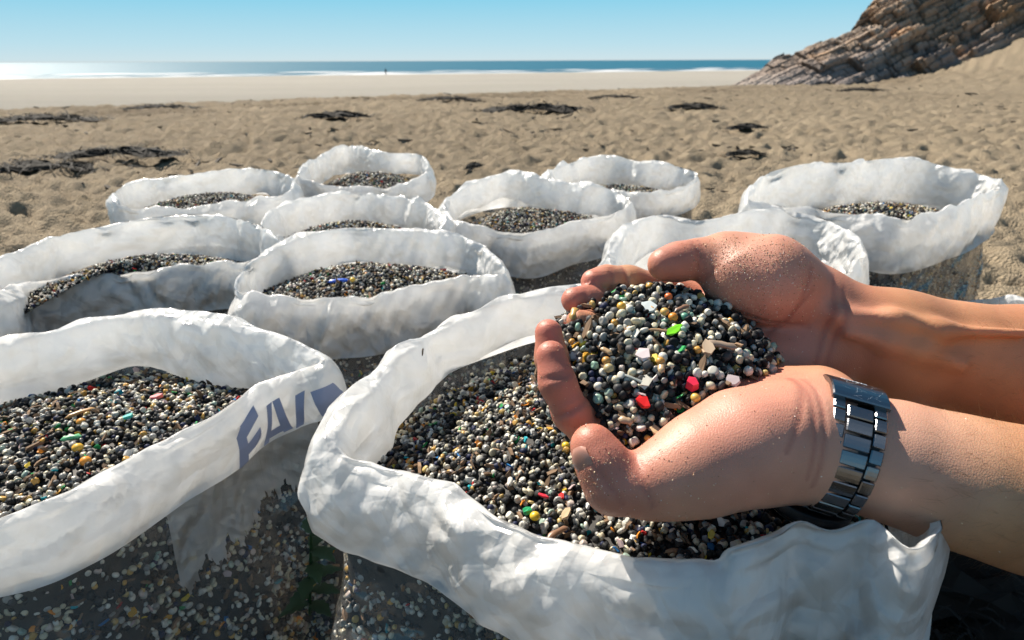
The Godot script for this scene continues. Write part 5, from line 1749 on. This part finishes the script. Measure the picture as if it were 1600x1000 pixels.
	sacks["k"] = [sack_k, {"group": "open sacks of plastic pellets on the sand", "heap": "plastic pellets deep in the large right sack", "level": 0.085, "mound": 0.045, "seed": 11, "dense": 0.8, "wall": 0.6, "grain": 0.0046, "inner": 0.085, "thick": 0.010, "crumple": 1.35}]
	var sack_j := make_sack("white-cuffed sack directly behind the upper thumb, contents hidden by the hand", [Vector3(0.4737, 0.4720, -0.9018), Vector3(0.4988, 0.4810, -0.9976), Vector3(0.4762, 0.4900, -1.0730), Vector3(0.4004, 0.4950, -1.0898), Vector3(0.2964, 0.4900, -1.0435), Vector3(0.2301, 0.4950, -1.0587), Vector3(0.1706, 0.4860, -1.0066), Vector3(0.1321, 0.4720, -0.9067), Vector3(0.1454, 0.4590, -0.8261), Vector3(0.2039, 0.4500, -0.7966), Vector3(0.2889, 0.4450, -0.7909), Vector3(0.3753, 0.4590, -0.7972)], [0.100, 0.100, 0.100, 0.100, 0.100, 0.100, 0.100, 0.100, 0.100, 0.100, 0.100, 0.100], {"group": "open sacks of plastic pellets on the sand", "heap": "plastic pellets in the sack hidden behind the upper hand", "level": 0.07, "mound": 0.03, "seed": 10, "dense": 0.5, "wall": 0.15, "grain": 0.0046, "inner": 0.070, "thick": 0.010, "crumple": 1.35})
	sacks["j"] = [sack_j, {"group": "open sacks of plastic pellets on the sand", "heap": "plastic pellets in the sack hidden behind the upper hand", "level": 0.07, "mound": 0.03, "seed": 10, "dense": 0.5, "wall": 0.15, "grain": 0.0046, "inner": 0.070, "thick": 0.010, "crumple": 1.35}]
	var sack_l := make_sack("whitish sack whose top edge shows just above the upper forearm", [Vector3(0.6546, 0.3300, -1.0250), Vector3(0.6881, 0.3450, -1.0496), Vector3(0.7629, 0.3525, -1.0589), Vector3(0.8206, 0.3600, -1.0395), Vector3(0.9149, 0.3600, -1.0290), Vector3(0.9704, 0.3450, -0.9819), Vector3(0.8799, 0.3300, -0.8716), Vector3(0.7516, 0.3225, -0.8074), Vector3(0.6519, 0.3225, -0.8083), Vector3(0.6175, 0.3225, -0.8910)], [0.070, 0.070, 0.070, 0.070, 0.070, 0.070, 0.070, 0.070, 0.070, 0.070], {"group": "open sacks of plastic pellets on the sand", "heap": "plastic pellets in the sack behind the upper forearm", "level": 0.06, "mound": 0.02, "seed": 12, "dense": 0.3, "wall": 0.05, "grain": 0.006, "inner": 0.040, "thick": 0.010, "crumple": 1.35})
	sacks["l"] = [sack_l, {"group": "open sacks of plastic pellets on the sand", "heap": "plastic pellets in the sack behind the upper forearm", "level": 0.06, "mound": 0.02, "seed": 12, "dense": 0.3, "wall": 0.05, "grain": 0.006, "inner": 0.040, "thick": 0.010, "crumple": 1.35}]
	var sack_d := make_sack("long white-cuffed sack cut by the left edge, second row", [Vector3(-0.3536, 0.4600, -1.0166), Vector3(-0.4176, 0.4700, -1.1039), Vector3(-0.5157, 0.4750, -1.1669), Vector3(-0.6137, 0.4750, -1.1429), Vector3(-0.6914, 0.4700, -1.0549), Vector3(-0.7171, 0.4650, -0.9447), Vector3(-0.7208, 0.4550, -0.8498), Vector3(-0.6678, 0.4400, -0.8165), Vector3(-0.6763, 0.4350, -0.9127), Vector3(-0.6336, 0.4300, -0.9590), Vector3(-0.5531, 0.4300, -0.9840), Vector3(-0.4634, 0.4350, -0.9998), Vector3(-0.3867, 0.4450, -0.9915)], [0.060, 0.058, 0.058, 0.058, 0.058, 0.058, 0.060, 0.075, 0.080, 0.080, 0.080, 0.075, 0.070], {"group": "open sacks of plastic pellets on the sand", "heap": "plastic pellets in the long sack at the left edge, second row", "level": 0.06, "mound": 0.042, "seed": 4, "dense": 0.9, "wall": 0.35, "grain": 0.0044, "inner": 0.072, "thick": 0.010, "crumple": 1.35})
	sacks["d"] = [sack_d, {"group": "open sacks of plastic pellets on the sand", "heap": "plastic pellets in the long sack at the left edge, second row", "level": 0.06, "mound": 0.042, "seed": 4, "dense": 0.9, "wall": 0.35, "grain": 0.0044, "inner": 0.072, "thick": 0.010, "crumple": 1.35}]
	var sack_c := make_sack("white-cuffed sack in the middle, holding a blue stick among its pellets", [Vector3(-0.0128, 0.4500, -0.8912), Vector3(-0.0354, 0.4580, -0.9819), Vector3(-0.0844, 0.4650, -1.0489), Vector3(-0.1611, 0.4700, -1.0635), Vector3(-0.2613, 0.4700, -1.0829), Vector3(-0.3305, 0.4650, -1.0362), Vector3(-0.3668, 0.4550, -0.9520), Vector3(-0.3608, 0.4450, -0.8629), Vector3(-0.3248, 0.4350, -0.8473), Vector3(-0.2676, 0.4320, -0.8503), Vector3(-0.2016, 0.4320, -0.8547), Vector3(-0.1368, 0.4360, -0.8742), Vector3(-0.0709, 0.4400, -0.9127)], [0.066, 0.066, 0.066, 0.066, 0.066, 0.066, 0.066, 0.070, 0.085, 0.085, 0.085, 0.085, 0.075], {"group": "open sacks of plastic pellets on the sand", "heap": "plastic pellets with a blue stick in the middle sack", "level": 0.05, "mound": 0.035, "seed": 3, "dense": 0.95, "wall": 0.4, "grain": 0.0048, "near": true, "inner": 0.055, "thick": 0.010, "crumple": 1.35})
	sacks["c"] = [sack_c, {"group": "open sacks of plastic pellets on the sand", "heap": "plastic pellets with a blue stick in the middle sack", "level": 0.05, "mound": 0.035, "seed": 3, "dense": 0.95, "wall": 0.4, "grain": 0.0048, "near": true, "inner": 0.055, "thick": 0.010, "crumple": 1.35}]
	var sack_b := make_sack("front left sack with blue printed letters on its folded cuff", [Vector3(-0.1695, 0.4750, -0.5544), Vector3(-0.2110, 0.4850, -0.5828), Vector3(-0.2625, 0.4850, -0.6109), Vector3(-0.3217, 0.4850, -0.6343), Vector3(-0.3827, 0.4850, -0.6423), Vector3(-0.4364, 0.4800, -0.6138), Vector3(-0.4805, 0.4750, -0.5790), Vector3(-0.4913, 0.4700, -0.5044), Vector3(-0.4347, 0.4650, -0.4065), Vector3(-0.3584, 0.4600, -0.3526), Vector3(-0.3132, 0.4600, -0.3555), Vector3(-0.2928, 0.4580, -0.3798), Vector3(-0.2740, 0.4560, -0.4230), Vector3(-0.2508, 0.4560, -0.4746), Vector3(-0.2260, 0.4580, -0.5322), Vector3(-0.1917, 0.4650, -0.5494)], [0.048, 0.048, 0.048, 0.048, 0.048, 0.048, 0.048, 0.048, 0.048, 0.048, 0.048, 0.048, 0.048, 0.048, 0.048, 0.048], {"group": "open sacks of plastic pellets on the sand", "heap": "plastic pellets in the front left sack with printed cuff", "level": 0.05, "mound": 0.02, "seed": 2, "dense": 1.2, "wall": 0.9, "grain": 0.0052, "near": true, "inner": 0.055, "thick": 0.013})
	sacks["b"] = [sack_b, {"group": "open sacks of plastic pellets on the sand", "heap": "plastic pellets in the front left sack with printed cuff", "level": 0.05, "mound": 0.02, "seed": 2, "dense": 1.2, "wall": 0.9, "grain": 0.0052, "near": true, "inner": 0.055, "thick": 0.013}]
	var sack_a := make_sack("nearest big sack right under the cupped hands, its white cuff thickly rolled", [Vector3(-0.1192, 0.4850, -0.3943), Vector3(-0.1122, 0.4950, -0.4409), Vector3(-0.0828, 0.5050, -0.5114), Vector3(-0.0233, 0.5100, -0.5890), Vector3(0.0502, 0.5150, -0.6393), Vector3(0.1521, 0.5150, -0.6483), Vector3(0.2437, 0.5150, -0.5719), Vector3(0.2589, 0.5150, -0.4175), Vector3(0.2083, 0.5150, -0.2932), Vector3(0.1800, 0.5170, -0.2525), Vector3(0.1718, 0.5150, -0.2717), Vector3(0.1530, 0.5120, -0.2729), Vector3(0.1372, 0.5150, -0.2769), Vector3(0.1180, 0.5120, -0.2693), Vector3(0.1020, 0.5080, -0.2651), Vector3(0.0942, 0.4980, -0.2638), Vector3(0.0625, 0.4920, -0.2748), Vector3(0.0326, 0.4880, -0.2906), Vector3(-0.0075, 0.4850, -0.3196), Vector3(-0.0467, 0.4830, -0.3527), Vector3(-0.0853, 0.4830, -0.3741)], [0.060, 0.060, 0.060, 0.060, 0.060, 0.060, 0.060, 0.060, 0.060, 0.090, 0.100, 0.110, 0.110, 0.100, 0.085, 0.066, 0.060, 0.060, 0.060, 0.060, 0.060], {"group": "open sacks of plastic pellets on the sand", "heap": "plastic pellets in the nearest sack under the hands", "level": 0.062, "mound": 0.03, "seed": 1, "dense": 1.3, "wall": 0.9, "grain": 0.0047, "near": true, "bulge": 0.028, "inner": 0.052, "thick": 0.013})
	sacks["a"] = [sack_a, {"group": "open sacks of plastic pellets on the sand", "heap": "plastic pellets in the nearest sack under the hands", "level": 0.062, "mound": 0.03, "seed": 1, "dense": 1.3, "wall": 0.9, "grain": 0.0047, "near": true, "bulge": 0.028, "inner": 0.052, "thick": 0.013}]
	make_print(sack_b, Vector3(-0.2402, 0.4560, -0.4956), Vector3(-0.1906, 0.4650, -0.5494), find_sack("front left"))
	make_lit_sheet(sack_b, Vector3(-0.2648, 0.4560, -0.4367), Vector3(-0.1768, 0.4700, -0.5546), find_sack("front left"))
	make_plant(Vector3(-0.1837, 0.2527, -0.4862), Vector3(0.0161, 0.0998, 0.0157))
	make_person()
	make_watch()
	make_pile()
	make_odds()
